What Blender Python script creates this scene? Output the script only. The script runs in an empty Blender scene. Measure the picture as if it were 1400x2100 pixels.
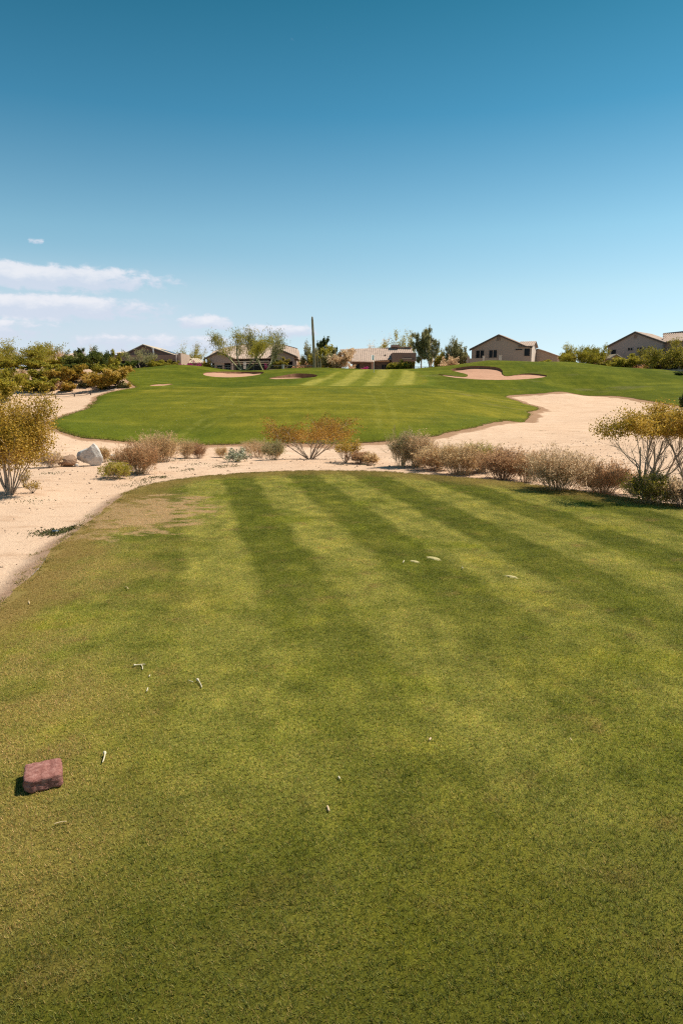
import bpy, math, random
import numpy as np
from mathutils import Vector
R = math.radians
sc = bpy.context.scene
COL = sc.collection

# ------------------------------------------------------------------ camera, world, sun, exposure
EYE, PITCH, FPX = 1.6, R(10.1), 1400.0
cd = bpy.data.cameras.new('camera'); cam = bpy.data.objects.new('camera', cd); COL.objects.link(cam)
cam.location = (0, 0, EYE); cam.rotation_euler = (R(90) - PITCH, 0, 0)
cd.sensor_width = 36; cd.lens = 24; cd.clip_start = 0.05; cd.clip_end = 6000
sc.camera = cam
sc.cycles.use_denoising = False; sc.cycles.sample_clamp_indirect = 3; sc.cycles.filter_width = 1.2; sc.cycles.max_bounces = 6; sc.cycles.diffuse_bounces = 3
SUN_EL, SUN_AZ = R(54), R(68)          # azimuth clockwise from +Y
sc.view_settings.view_transform = 'Standard'; sc.view_settings.look = 'None'
sc.view_settings.exposure = 0.5; sc.view_settings.gamma = 1; sc.view_settings.use_curve_mapping = False
sd = bpy.data.lights.new('sun', 'SUN'); sd.energy = 4.8; sd.angle = R(0.53); sd.color = (1, .91, .76)
so = bpy.data.objects.new('sun', sd); COL.objects.link(so)
SUNV = Vector((math.sin(SUN_AZ) * math.cos(SUN_EL), math.cos(SUN_AZ) * math.cos(SUN_EL), math.sin(SUN_EL)))
so.rotation_euler = SUNV.to_track_quat('Z', 'Y').to_euler(); so.location = (60, 30, 80)


class NT:
    """small node-tree helper"""
    def __init__(s, tree): s.t = tree
    def n(s, typ, ins=None, **props):
        nd = s.t.nodes.new(typ)
        for k, v in props.items(): setattr(nd, k, v)
        for k, v in (ins or {}).items(): s.put(nd.inputs[k], v)
        return nd
    def put(s, sock, v):
        if isinstance(v, bpy.types.NodeSocket): s.t.links.new(v, sock)
        elif sock.type == 'RGBA' and len(v) == 3: sock.default_value = (*v, 1)
        else: sock.default_value = v
    def m(s, op, a, b=0.0, c=0.0, clamp=False):
        nd = s.n('ShaderNodeMath', {0: a, 1: b, 2: c}, operation=op); nd.use_clamp = clamp
        return nd.outputs[0]
    def mix(s, f, a, b, mode='MIX'):
        nd = s.n('ShaderNodeMix', data_type='RGBA', blend_type=mode)
        s.put(nd.inputs[0], f); s.put(nd.inputs[6], a); s.put(nd.inputs[7], b)
        return nd.outputs[2]
    def sm(s, v, lo, hi, o0=0.0, o1=1.0):
        nd = s.n('ShaderNodeMapRange', {0: v, 1: lo, 2: hi, 3: o0, 4: o1}, interpolation_type='SMOOTHSTEP')
        return nd.outputs[0]
    def noise(s, vec, scale, detail=3, rough=.55, dist=0.0, out=0):
        return s.n('ShaderNodeTexNoise', {'Vector': vec, 'Scale': scale, 'Detail': detail, 'Roughness': rough, 'Distortion': dist}).outputs[out]
    def ramp(s, f, stops, interp='LINEAR'):
        nd = s.n('ShaderNodeValToRGB', {0: f}); cr = nd.color_ramp; cr.interpolation = interp
        while len(cr.elements) < len(stops): cr.elements.new(.5)
        for e, (p, c) in zip(cr.elements, stops): e.position = p; e.color = (*c[:3], 1)
        return nd.outputs[0]
    def xyz(s, vec):
        nd = s.n('ShaderNodeSeparateXYZ', {0: vec}); return nd.outputs
    def comb(s, x, y, z):
        return s.n('ShaderNodeCombineXYZ', {0: x, 1: y, 2: z}).outputs[0]


w = bpy.data.worlds.new('World'); sc.world = w; w.use_nodes = True
q = NT(w.node_tree); bg = w.node_tree.nodes['Background']; bg.inputs[1].default_value = 0.1
sky = q.n('ShaderNodeTexSky', sky_type='NISHITA', sun_disc=False, sun_elevation=SUN_EL, sun_rotation=SUN_AZ)
sky.air_density = 1; sky.dust_density = .3; sky.ozone_density = 1.5
D = q.n('ShaderNodeTexCoord').outputs['Generated']
dx, dy, dz = q.xyz(D)
el = q.m('MULTIPLY', q.m('ARCSINE', dz), 57.2958); az = q.m('MULTIPLY', q.m('ARCTAN2', dx, dy), 57.2958)
tint = q.ramp(q.m('DIVIDE', el, 40, clamp=True), [(0, (.70, .90, 1.28)), (.1, (.82, .88, .97)), (.19, (.86, .95, .89)), (.3, (.70, .94, .86)),
              (.5, (.25, .67, .68)), (.67, (.13, .52, .51)), (1, (.12, .48, .48))])
col = q.mix(1.0, sky.outputs[0], tint, 'MULTIPLY')
cv = q.comb(q.m('MULTIPLY', az, .30), q.m('MULTIPLY', el, .62), 0)
cn = q.noise(cv, 2.0, 10, .62, .25); cn2 = q.noise(cv, .6, 4, .6)
cover, shade = None, None               # low bands of cumulus to the left: lumpy tops, soft fading bases
for a0, e0, ra, rt, rb, k in ((-35, 8.3, 28, 1.4, 1.7, 1.08), (-36, 6.3, 29, 1.25, 1.9, 1.08), (-36, 4.5, 19, 1.2, 1.7, .9), (-11.0, 5.3, 2.9, 1.0, .9, .92),
                             (-5.2, 4.7, 4.4, .9, 1.0, .84), (-23.0, 10.6, .8, .45, .35, .62), (-14, 3.8, 10, 1.0, 1.7, .72), (-44, 10.6, 13, .8, .8, .7)):
    da = q.m('DIVIDE', q.m('SUBTRACT', az, a0), ra); de = q.m('SUBTRACT', el, e0)
    d2 = q.m('MAXIMUM', q.m('DIVIDE', de, rt), q.m('DIVIDE', de, -rb))
    env = q.m('MULTIPLY', q.m('MULTIPLY', q.sm(d2, 1.0, .15), q.sm(q.m('ABSOLUTE', da), 1.0, .45)), k)
    lit = q.m('MULTIPLY', q.sm(q.m('DIVIDE', de, rt), -.7, .7), env)
    cover = env if cover is None else q.m('MAXIMUM', cover, env); shade = lit if shade is None else q.m('MAXIMUM', shade, lit)
thr = q.m('SUBTRACT', .72, q.m('MULTIPLY', cover, .60))
edge = q.m('SUBTRACT', cn, thr)
alpha = q.m('MULTIPLY', q.sm(edge, -.02, .26), .80)
ccol = q.mix(q.sm(q.m('ADD', q.m('MULTIPLY', shade, .8), q.m('MULTIPLY', q.m('SUBTRACT', cn, .5), 1.2)), .1, .75), (4.7, 5.1, 6.0), (6.5, 6.4, 6.7))
veil = q.m('MULTIPLY', q.m('MULTIPLY', q.sm(az, 4, -20), q.sm(el, 11, 3.5)), q.m('ADD', .35, q.m('MULTIPLY', cn2, .5)))
col = q.mix(q.m('MULTIPLY', veil, 1.0), col, (4.9, 5.3, 6.0))
col = q.mix(alpha, col, ccol)
w.node_tree.links.new(col, bg.inputs[0])

# ------------------------------------------------------------------ picture <-> place
CP, SP = math.cos(PITCH), math.sin(PITCH)
def ray(px, py):
    a, b = (px - 700) / FPX, (1050 - py) / FPX
    return a, CP + b * SP, -SP + b * CP
def at_depth(px, py, Y):
    a, b, c = ray(px, py)
    return a * Y / b, Y, EYE + c * Y / b
def slope(py):
    _, b, c = ray(700, py); return c / b

# control points of the terrain: seen spot and its distance
CT = [(640,945,16.5),(380,942,17),(230,960,14.5),(100,952,16),(0,950,16),(900,940,17.5),(1050,965,14.2),(-300,1000,11.5),
 (150,925,33),(450,915,40),(700,912,41),(900,895,43),(1000,920,33),(1200,920,30),(1200,870,55),(1400,900,36),(1700,900,36),(-200,925,32),(-500,925,32),(2000,890,40),
 (1040,863,66),(1100,842,84),(1200,812,108),(1400,835,85),(1320,820,98),(1600,850,80),(1300,850,68),
 (150,872,40),(105,866,42),(60,872,40),(0,880,38),(-200,880,40),(300,880,43.5),(600,880,44),(800,876,46),(300,850,51),(600,850,51),(800,850,53),(950,850,60),
 (300,820,64),(600,820,64),(800,824,66),(950,832,73),(200,838,56),(450,820,63),(700,820,64),(1000,842,72),(400,806,74),(650,806,74),
 (270,798,80),(400,796,83),(600,796,85),(800,797,88),(950,805,92),(1000,812,99),(60,812,75),(200,801,80),(-150,815,75),(-500,815,75),
 (100,790,82),(200,762,88),(150,772,85),(30,772,85),(240,770,92),(60,757,95),(-150,765,90),(-500,765,95),(150,752,97),
 (350,748,122),(300,780,105),(260,769,113),(230,766,122),(200,763,128),(150,762,132),(60,760,130),(312,766,112),(295,776,104),(325,757,118),(380,751,122),(-100,762,130),(335,791,97),(280,770,110),(420,754,125),(480,770,118),(480,763,125),(480,780,108),(400,775,110),
 (610,779,106),(600,767,115),(570,759,125),(640,756,125),(750,760,125),(750,791,97),(750,775,112),(660,775,112),(850,775,112),(900,765,119),(880,790,100),
 (1000,781,108),(980,753,124),(1000,739,130),(950,750,129),(1100,744,128),(1157,741,130),(1100,765,117),(1221,748,131),(1270,755,129),(1303,757,126),(1345,766,122),(1400,780,117),(1180,765,116),(1255,764,119),(1200,790,112),(1300,776,120),
 (1400,796,106),(1300,800,106),(1400,816,97),(1600,790,115),(1900,790,115),(1600,820,95),(1150,800,105),(1050,798,105),(950,790,104)]
cw = [at_depth(*c) for c in CT]
for X in (-160, -100, -45, -15, 15, 45, 90, 160): cw += [(X, 150, 5.2 if X < 80 else 3.7), (X, 190, 5.2 if X < 80 else 4.2)]
for X in (-600, -200, 0, 200, 600): cw += [(X, 420, 5), (X, 1200, 5), (X, 2600, 5)]
for X in (-30, -12, 12, 30): cw += [(X, 4, -.05), (X, 9, -.05), (X, -6, -.05)]
cw += [(0, 4, -.04), (0, 9, -.04), (0, 13, -.04), (0, -6, -.04), (-4, 8.6, -.05), (5, 11, -.05), (-55, 12, .3), (60, 12, .2), (-70, 40, 0), (75, 40, 0)]
cw = np.array(cw)
def warp(X, Y):
    s = 60 / (np.abs(Y) + 30)
    return X * s, 60 * np.log(np.maximum(Y, -20) + 30)
kx, ky = warp(cw[:, 0], cw[:, 1])
def ker(r2): return .5 * r2 * np.log(r2 + 1e-9)
nk = len(kx)
K = ker((kx[:, None] - kx) ** 2 + (ky[:, None] - ky) ** 2) + np.eye(nk) * 1.5
P = np.c_[np.ones(nk), kx, ky]
sol = np.linalg.solve(np.block([[K, P], [P.T, np.zeros((3, 3))]]), np.r_[cw[:, 2], 0, 0, 0])
def tps(X, Y):
    X = np.asarray(X, float).ravel(); Y = np.asarray(Y, float).ravel(); out = np.empty(len(X))
    for i in range(0, len(X), 20000):
        u, v = warp(X[i:i + 20000], Y[i:i + 20000])
        out[i:i + 20000] = ker((u[:, None] - kx) ** 2 + (v[:, None] - ky) ** 2) @ sol[:nk] + sol[nk] + sol[nk + 1] * u + sol[nk + 2] * v
    return out
def vnoise(X, Y, seed=0):
    """smooth value noise in numpy"""
    xi, yi = np.floor(X).astype(np.int64), np.floor(Y).astype(np.int64); fx, fy = X - xi, Y - yi
    fx, fy = fx * fx * (3 - 2 * fx), fy * fy * (3 - 2 * fy)
    def h(a, b):
        n = (a * 374761393 + b * 668265263 + seed * 974634777) & 0xffffffff
        n = ((n ^ (n >> 13)) * 1274126177) & 0xffffffff
        return ((n ^ (n >> 16)) & 0xffff) / 32768.0 - 1
    return (h(xi, yi) * (1 - fx) + h(xi + 1, yi) * fx) * (1 - fy) + (h(xi, yi + 1) * (1 - fx) + h(xi + 1, yi + 1) * fx) * fy
def sstep(v, a, b):
    t = np.clip((v - a) / (b - a), 0, 1); return t * t * (3 - 2 * t)
def sdf(X, Y, poly):
    """signed distance to a polygon, negative inside"""
    poly = np.asarray(poly, float); d = np.full(len(X), 1e18); ins = np.zeros(len(X), bool)
    for (x0, y0), (x1, y1) in zip(poly, np.roll(poly, -1, 0)):
        ex, ey = x1 - x0, y1 - y0; wx, wy = X - x0, Y - y0
        t = np.clip((wx * ex + wy * ey) / (ex * ex + ey * ey + 1e-12), 0, 1)
        d = np.minimum(d, (wx - ex * t) ** 2 + (wy - ey * t) ** 2)
        c = (y0 <= Y) != (y1 <= Y)
        ins ^= c & (X < x0 + (Y - y0) / (ey if abs(ey) > 1e-12 else 1e-12) * ex)
    return np.where(ins, -1, 1) * np.sqrt(d)
def smooth_poly(p, n=3):
    p = np.asarray(p, float)
    for _ in range(n):
        r = np.roll(p, -1, 0); p = np.stack([p * .75 + r * .25, p * .25 + r * .75], 1).reshape(-1, 2)
    return p
# tee: flat, so its outline comes straight from the plane z = 0
def on_tee(px, py):
    a, b, c = ray(px, py); k = -EYE / c; return a * k, b * k
TEE = [on_tee(*p) for p in ((0,1252),(60,1180),(115,1120),(180,1073),(225,1035),(262,1008),(320,990),(420,976),(520,969),(640,965),(760,966),(830,970),(900,976),(1000,984),(1100,995),
                            (1180,1006),(1260,1018),(1330,1028),(1400,1038),(1600,1070),(1900,1130))]
TEE += [(9, 3), (8.6, -5), (-3.2, -5), (-3.0, 2.5)]
TEE = smooth_poly(TEE, 2)
def zraw(X, Y):
    X = np.asarray(X, float).ravel(); Y = np.asarray(Y, float).ravel()
    z = tps(X, Y); d = sdf(X, Y, TEE)
    e = sstep(d, 0, 4.5)
    und = vnoise(X * .12, Y * .12, 3) * .16 + vnoise(X * .3 + 9, Y * .3, 4) * .05
    r = np.hypot(X, Y)
    sandrel = vnoise(X * .9, Y * .9, 5) * .03 + vnoise(X * 2.3, Y * 2.3, 6) * .012
    return z * e - .07 * sstep(d, -.05, .3) * (1 - e * .5) + und * sstep(r, 30, 70) * (1 - sstep(r, 140, 170)) + sandrel * sstep(d, .3, 2) * (1 - sstep(r, 30, 60))
TS = np.r_[np.geomspace(1, 30, 500), np.arange(30.1, 145, .12)]
def hit(px, py):
    a, b, c = ray(px, py); X, Y, Z = a / b * TS, TS, EYE + c / b * TS
    i = np.argmax(zraw(X, Y) >= Z)
    return (X[i], Y[i]) if (zraw(X, Y) >= Z).any() else (X[-1], Y[-1])
def zg(x, y): return float(zraw([x], [y])[0])
FAIR = [hit(*p) for p in ((105,866),(112,882),(150,896),(220,904),(330,910),(450,912),(600,912),(700,910),(800,905),(870,898),(910,890),(970,879),(1040,864),(1080,856),(1090,850),(1082,845),(1113,839),
                          (1075,829),(1045,819),(1032,813),(1060,809.5),(1120,808),(1200,810),(1290,815),(1345,824),(1400,835),(1480,848))]
FAIR += [(75, 62), (130, 75), (135, 142), (60, 141), (20, 140), (-20, 140), (-52, 141), (-58, 128)]
FAIR += [hit(*p) for p in ((245,768),(256,776),(268,786),(278,795),(264,798),(230,804),(207,812),(198,823),(188,833),(170,842),(140,853))]
B1 = [hit(*p) for p in ((415,769),(420,765.5),(440,764),(470,763.2),(510,763),(543,764),(540,767),(525,771),(500,774),(470,775.5),(440,774.5),(422,772))]
B2 = [hit(*p) for p in ((548,777.5),(565,774.5),(590,769.5),(610,767),(635,768),(650,770.5),(652,773),(640,775.5),(610,778),(575,779.2),(560,779))]
B3 = [hit(*p) for p in ((303,793),(315,790.8),(345,790),(368,791),(373,791.8),(350,792.6),(320,793.8))]
B4 = [hit(*p) for p in ((929,756.5),(955,753),(990,752),(1015,754),(1027,758),(1030,763),(1029,769),(1035,773),(1050,771.5),(1070,768),(1085,767),(1100,768),(1127,771.5),(1105,777),(1060,780.2),
                        (1020,781.2),(985,780.4),(958,778.5),(930,776),(905,772),(893,768.5),(915,770.5),(945,774.5),(956,774),(960,771),(954,768),(940,765),(922,760.5))]
BUNK = [(smooth_poly(b, 2), dm) for b, dm in ((B1, .32), (B2, .75), (B3, .25), (B4, .45))]
FAIR = smooth_poly(FAIR, 2)
GREEN = smooth_poly([hit(*p) for p in ((600,793),(690,793.5),(780,793.5),(850,792),(872,786),(862,774),(846,762),(800,759),(740,759),(695,764),(640,780))], 2)
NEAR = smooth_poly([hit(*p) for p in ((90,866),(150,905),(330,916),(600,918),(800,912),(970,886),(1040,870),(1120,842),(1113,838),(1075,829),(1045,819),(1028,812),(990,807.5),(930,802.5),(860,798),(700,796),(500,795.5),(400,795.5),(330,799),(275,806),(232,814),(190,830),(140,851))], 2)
TRACKS = [[hit(*p) for p in l] for l in (((757,803),(768,825),(775,850),(776,880)), ((785,805),(798,828),(806,850),(810,875)), ((470,808),(455,822),(448,836)), ((490,808),(478,822),(470,834)),
                                         ((420,862),(395,880),(372,898)), ((500,845),(450,866),(400,890)))]
def dist_lines(X, Y, lines):
    d = np.full(len(X), 1e9)
    for l in lines:
        for (x0, y0), (x1, y1) in zip(l, l[1:]):
            ex, ey = x1 - x0, y1 - y0; t = np.clip(((X - x0) * ex + (Y - y0) * ey) / (ex * ex + ey * ey), 0, 1)
            d = np.minimum(d, np.hypot(X - x0 - ex * t, Y - y0 - ey * t))
    return d

# ------------------------------------------------------------------ mesh helpers
def link(name, me, mat=None, parent=None):
    o = bpy.data.objects.new(name, me); COL.objects.link(o)
    if mat and not me.materials: me.materials.append(mat)
    if parent: o.parent = parent
    return o
def np_mesh(name, V, F, attrs=None, smooth=False):
    """V (n,3), F (m,k) arrays; attrs: name -> (domain, values)"""
    me = bpy.data.meshes.new(name); V = np.ascontiguousarray(V, np.float32); F = np.ascontiguousarray(F, np.int32)
    me.vertices.add(len(V)); me.vertices.foreach_set('co', V.ravel())
    k = F.shape[1]; me.loops.add(F.size); me.loops.foreach_set('vertex_index', F.ravel())
    me.polygons.add(len(F)); me.polygons.foreach_set('loop_start', np.arange(0, F.size, k, dtype=np.int32))
    me.update(calc_edges=True)
    if smooth: me.polygons.foreach_set('use_smooth', np.ones(len(F), bool))
    for nm, (dom, val) in (attrs or {}).items():
        a = me.attributes.new(nm, 'FLOAT', dom); a.data.foreach_set('value', np.ascontiguousarray(val, np.float32))
    return me
def tag(o, label=None, cat=None, group=None, kind=None):
    for k, v in (('label', label), ('category', cat), ('group', group), ('kind', kind)):
        if v: o[k] = v
    return o
def thing(name, label, cat, loc, rz=0, group=None):
    o = bpy.data.objects.new(name, None); COL.objects.link(o); o.location = loc; o.rotation_euler = (0, 0, rz)
    o.empty_display_size = .2
    return tag(o, label, cat, group, 'thing')
class MB:
    def __init__(s): s.v, s.f = [], []
    def face(s, pts):
        i = len(s.v); s.v += [tuple(p) for p in pts]; s.f.append(list(range(i, i + len(pts))))
    def box(s, x0, x1, y0, y1, z0, z1):
        i = len(s.v); s.v += [(x, y, z) for z in (z0, z1) for x, y in ((x0, y0), (x1, y0), (x1, y1), (x0, y1))]
        s.f += [[i + k for k in f] for f in ((3, 2, 1, 0), (4, 5, 6, 7), (0, 1, 5, 4), (1, 2, 6, 5), (2, 3, 7, 6), (3, 0, 4, 7))]
    def prism(s, xz, y0, y1):
        n = len(xz); i = len(s.v); s.v += [(x, y0, z) for x, z in xz] + [(x, y1, z) for x, z in xz]
        s.f += [[i + k for k in range(n)], [i + n + k for k in reversed(range(n))]]
        s.f += [[i + k, i + n + k, i + n + (k + 1) % n, i + (k + 1) % n] for k in range(n)]
    def tube(s, p, q_, r0, r1=None, sides=6):
        r1 = r0 if r1 is None else r1; p, q_ = Vector(p), Vector(q_); d = (q_ - p).normalized()
        u = d.cross(Vector((0, 0, 1)) if abs(d.z) < .9 else Vector((1, 0, 0))).normalized(); v = d.cross(u); i = len(s.v)
        for c, r in ((p, r0), (q_, r1)):
            s.v += [tuple(c + (u * math.cos(t) + v * math.sin(t)) * r) for t in (2 * math.pi * k / sides for k in range(sides))]
        s.f += [[i + k, i + (k + 1) % sides, i + sides + (k + 1) % sides, i + sides + k] for k in range(sides)]
        s.f += [[i + k for k in reversed(range(sides))], [i + sides + k for k in range(sides)]]
    def build(s, name, mat, parent=None, smooth=False):
        me = bpy.data.meshes.new(name); me.from_pydata(s.v, [], s.f); me.update()
        if smooth: me.polygons.foreach_set('use_smooth', [True] * len(me.polygons))
        return link(name, me, mat, parent)

# ------------------------------------------------------------------ materials
def new_mat(name, rough=.9, spec=.15):
    m = bpy.data.materials.new(name); m.use_nodes = True
    b = m.node_tree.nodes['Principled BSDF']; b.inputs['Roughness'].default_value = rough; b.inputs['Specular IOR Level'].default_value = spec
    return m, NT(m.node_tree), b
def bump(k, b, h, strength, dist):
    k.put(b.inputs['Normal'], k.n('ShaderNodeBump', {'Height': h, 'Strength': strength, 'Distance': dist}).outputs[0])
def plain(name, c, var=.18, scale=3.0, rough=.85, spec=.2, bmp=0.0):
    """painted or plastered surface: colour with soft mottling and fine grain"""
    m, k, b = new_mat(name, rough, spec); p = k.n('ShaderNodeTexCoord').outputs['Object']
    f = k.m('ADD', k.m('MULTIPLY', k.noise(p, scale, 4), .6), k.m('MULTIPLY', k.noise(p, scale * 9, 3), .4))
    c1 = tuple(x * (1 - var) for x in c); c2 = tuple(min(1, x * (1 + var)) for x in c)
    k.put(b.inputs['Base Color'], k.ramp(f, [(.3, c1), (.7, c2)]))
    if bmp: bump(k, b, f, .5, bmp)
    return m
def foliage(name, cols, transl=.45):
    """leaves: colour picked per leaf from a ramp, some light through the blade"""
    m, k, b = new_mat(name, .65, .25)
    r = k.n('ShaderNodeAttribute', attribute_name='rnd').outputs['Fac']
    c = k.ramp(r, [(i / (len(cols) - 1), x) for i, x in enumerate(cols)])
    k.put(b.inputs['Base Color'], c)
    t = k.n('ShaderNodeBsdfTranslucent', {'Color': c}); mx = k.n('ShaderNodeMixShader', {0: transl, 1: b.outputs[0], 2: t.outputs[0]})
    k.put(m.node_tree.nodes['Material Output'].inputs[0], mx.outputs[0])
    return m

def tee_colour(k, P):
    """mown tee turf: stripes left by the mower, blotches, straw where it is worn; a function of the place only"""
    x, y, _ = k.xyz(P); flat = k.comb(x, y, 0)
    wob = k.m('MULTIPLY', k.m('SUBTRACT', k.noise(flat, 1.3, 3), .5), .30)
    s = k.m('ADD', k.m('ADD', k.m('MULTIPLY', x, .977), k.m('MULTIPLY', y, .213)), wob)
    st = k.m('SINE', k.m('MULTIPLY', k.m('SUBTRACT', s, .49), math.pi / .61))
    st = k.m('ADD', k.m('MULTIPLY', st, 1.6), .5, clamp=True)                    # 1 = dark pass
    fade = k.m('MULTIPLY', k.sm(y, 3.2, 7.4, .28, .95), k.sm(s, -1.2, .5, .12, 1))
    st = k.m('ADD', .45, k.m('MULTIPLY', k.m('SUBTRACT', st, .45), fade))
    st = k.m('ADD', st, k.m('MULTIPLY', k.m('SUBTRACT', k.noise(flat, 2.1, 4, .6), .5), .9), clamp=True)
    c = k.mix(st, (.405, .385, .092), (.185, .202, .024))
    c = k.mix(k.sm(k.noise(flat, .8, 4, .6), .52, .72), c, (.28, .30, .030), 'MIX')
    c = k.mix(k.m('MULTIPLY', k.sm(k.noise(k.comb(k.m('MULTIPLY', x, .8), k.m('ADD', y, 7.3), 0), 3.4, 5, .62), .55, .72), .65), c, (.34, .25, .085))
    big = k.noise(k.comb(k.m('ADD', x, 3.3), k.m('MULTIPLY', y, .8), 1.7), 1.15, 4, .6)
    c = k.mix(k.m('MULTIPLY', k.sm(big, .50, .66), .40), c, (.175, .205, .016))
    c = k.mix(k.m('MULTIPLY', k.sm(big, .48, .32), .55), c, (.355, .335, .056))
    mid = k.noise(k.comb(x, k.m('MULTIPLY', y, .8), 7.7), 4.6, 4, .65)
    c = k.mix(1.0, c, k.ramp(mid, [(.28, (.66, .70, .6)), (.5, (1, 1, 1)), (.72, (1.38, 1.32, 1.3))]), 'MULTIPLY')
    c = k.mix(k.m('MULTIPLY', k.sm(y, 3.3, 1.2), .80), c, (.078, .088, .009))        # lens vignette at the lower edge put into the near turf's colour
    bare = k.noise(k.comb(x, k.m('MULTIPLY', y, 1.6), 3.1), 2.6, 6, .68)
    ex = k.m('DIVIDE', k.m('ADD', x, 2.62), 1.05); ey = k.m('DIVIDE', k.m('SUBTRACT', y, 8.9), 1.9)
    el_ = k.m('SUBTRACT', 1, k.m('ADD', k.m('MULTIPLY', ex, ex), k.m('MULTIPLY', ey, ey)))
    barem = k.m('MULTIPLY', k.sm(k.m('ADD', bare, k.m('MULTIPLY', el_, .22)), .56, .70), k.sm(el_, -1.4, .3))
    left = k.m('MULTIPLY', k.sm(s, .4, -1.2), k.sm(k.noise(flat, 1.1, 4, .6), .40, .62))
    c = k.mix(k.m('MULTIPLY', left, .72), c, (.43, .315, .115))
    return k.mix(k.m('MULTIPLY', barem, .85), c, (.60, .42, .23)), k.noise(flat, 5, 5, .6), k.m('MULTIPLY', barem, .8)

def mat_tee():
    m, k, b = new_mat('tee_turf', .95, .05); P = k.n('ShaderNodeNewGeometry').outputs['Position']
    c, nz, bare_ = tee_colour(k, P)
    d = k.n('ShaderNodeAttribute', attribute_name='d_tee').outputs['Fac']
    edge = k.sm(k.m('ADD', d, k.m('MULTIPLY', nz, .5)), -.30, .28)
    c = k.mix(k.m('MULTIPLY', edge, .8), c, (.40, .28, .125))
    f = k.noise(P, 95, 2, .7)
    c = k.mix(1.0, c, k.ramp(f, [(.3, (.30, .29, .24)), (.7, (.78, .74, .62))]), 'MULTIPLY')
    k.put(b.inputs['Base Color'], c); bump(k, b, f, .5, .012)
    return m
def mat_blade():
    m, k, b = new_mat('grass_blade', .6, .25); P = k.n('ShaderNodeNewGeometry').outputs['Position']
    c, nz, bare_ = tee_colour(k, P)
    r = k.n('ShaderNodeAttribute', attribute_name='rnd').outputs['Fac']
    dry = k.n('ShaderNodeAttribute', attribute_name='dry', attribute_type='INSTANCER').outputs['Fac']
    c = k.mix(1.0, c, k.ramp(r, [(0, (.45, .56, .5)), (.45, (.95, 1.02, .85)), (.80, (1.5, 1.5, 1.2)), (.81, (1.7, 1.2, 1.4)), (.94, (1.9, 1.35, 1.9)), (1, (2.6, 2.1, 3.4))]), 'MULTIPLY')
    c = k.mix(k.m('MULTIPLY', k.sm(k.m('ADD', dry, k.m('MULTIPLY', k.m('SUBTRACT', nz, .5), .8)), .35, .80), .70), c, (.40, .27, .085))
    c = k.mix(bare_, c, (.68, .48, .27))
    k.put(b.inputs['Base Color'], c)
    t = k.n('ShaderNodeBsdfTranslucent', {'Color': c}); mx = k.n('ShaderNodeMixShader', {0: .3, 1: b.outputs[0], 2: t.outputs[0]})
    k.put(m.node_tree.nodes['Material Output'].inputs[0], mx.outputs[0])
    return m
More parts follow.
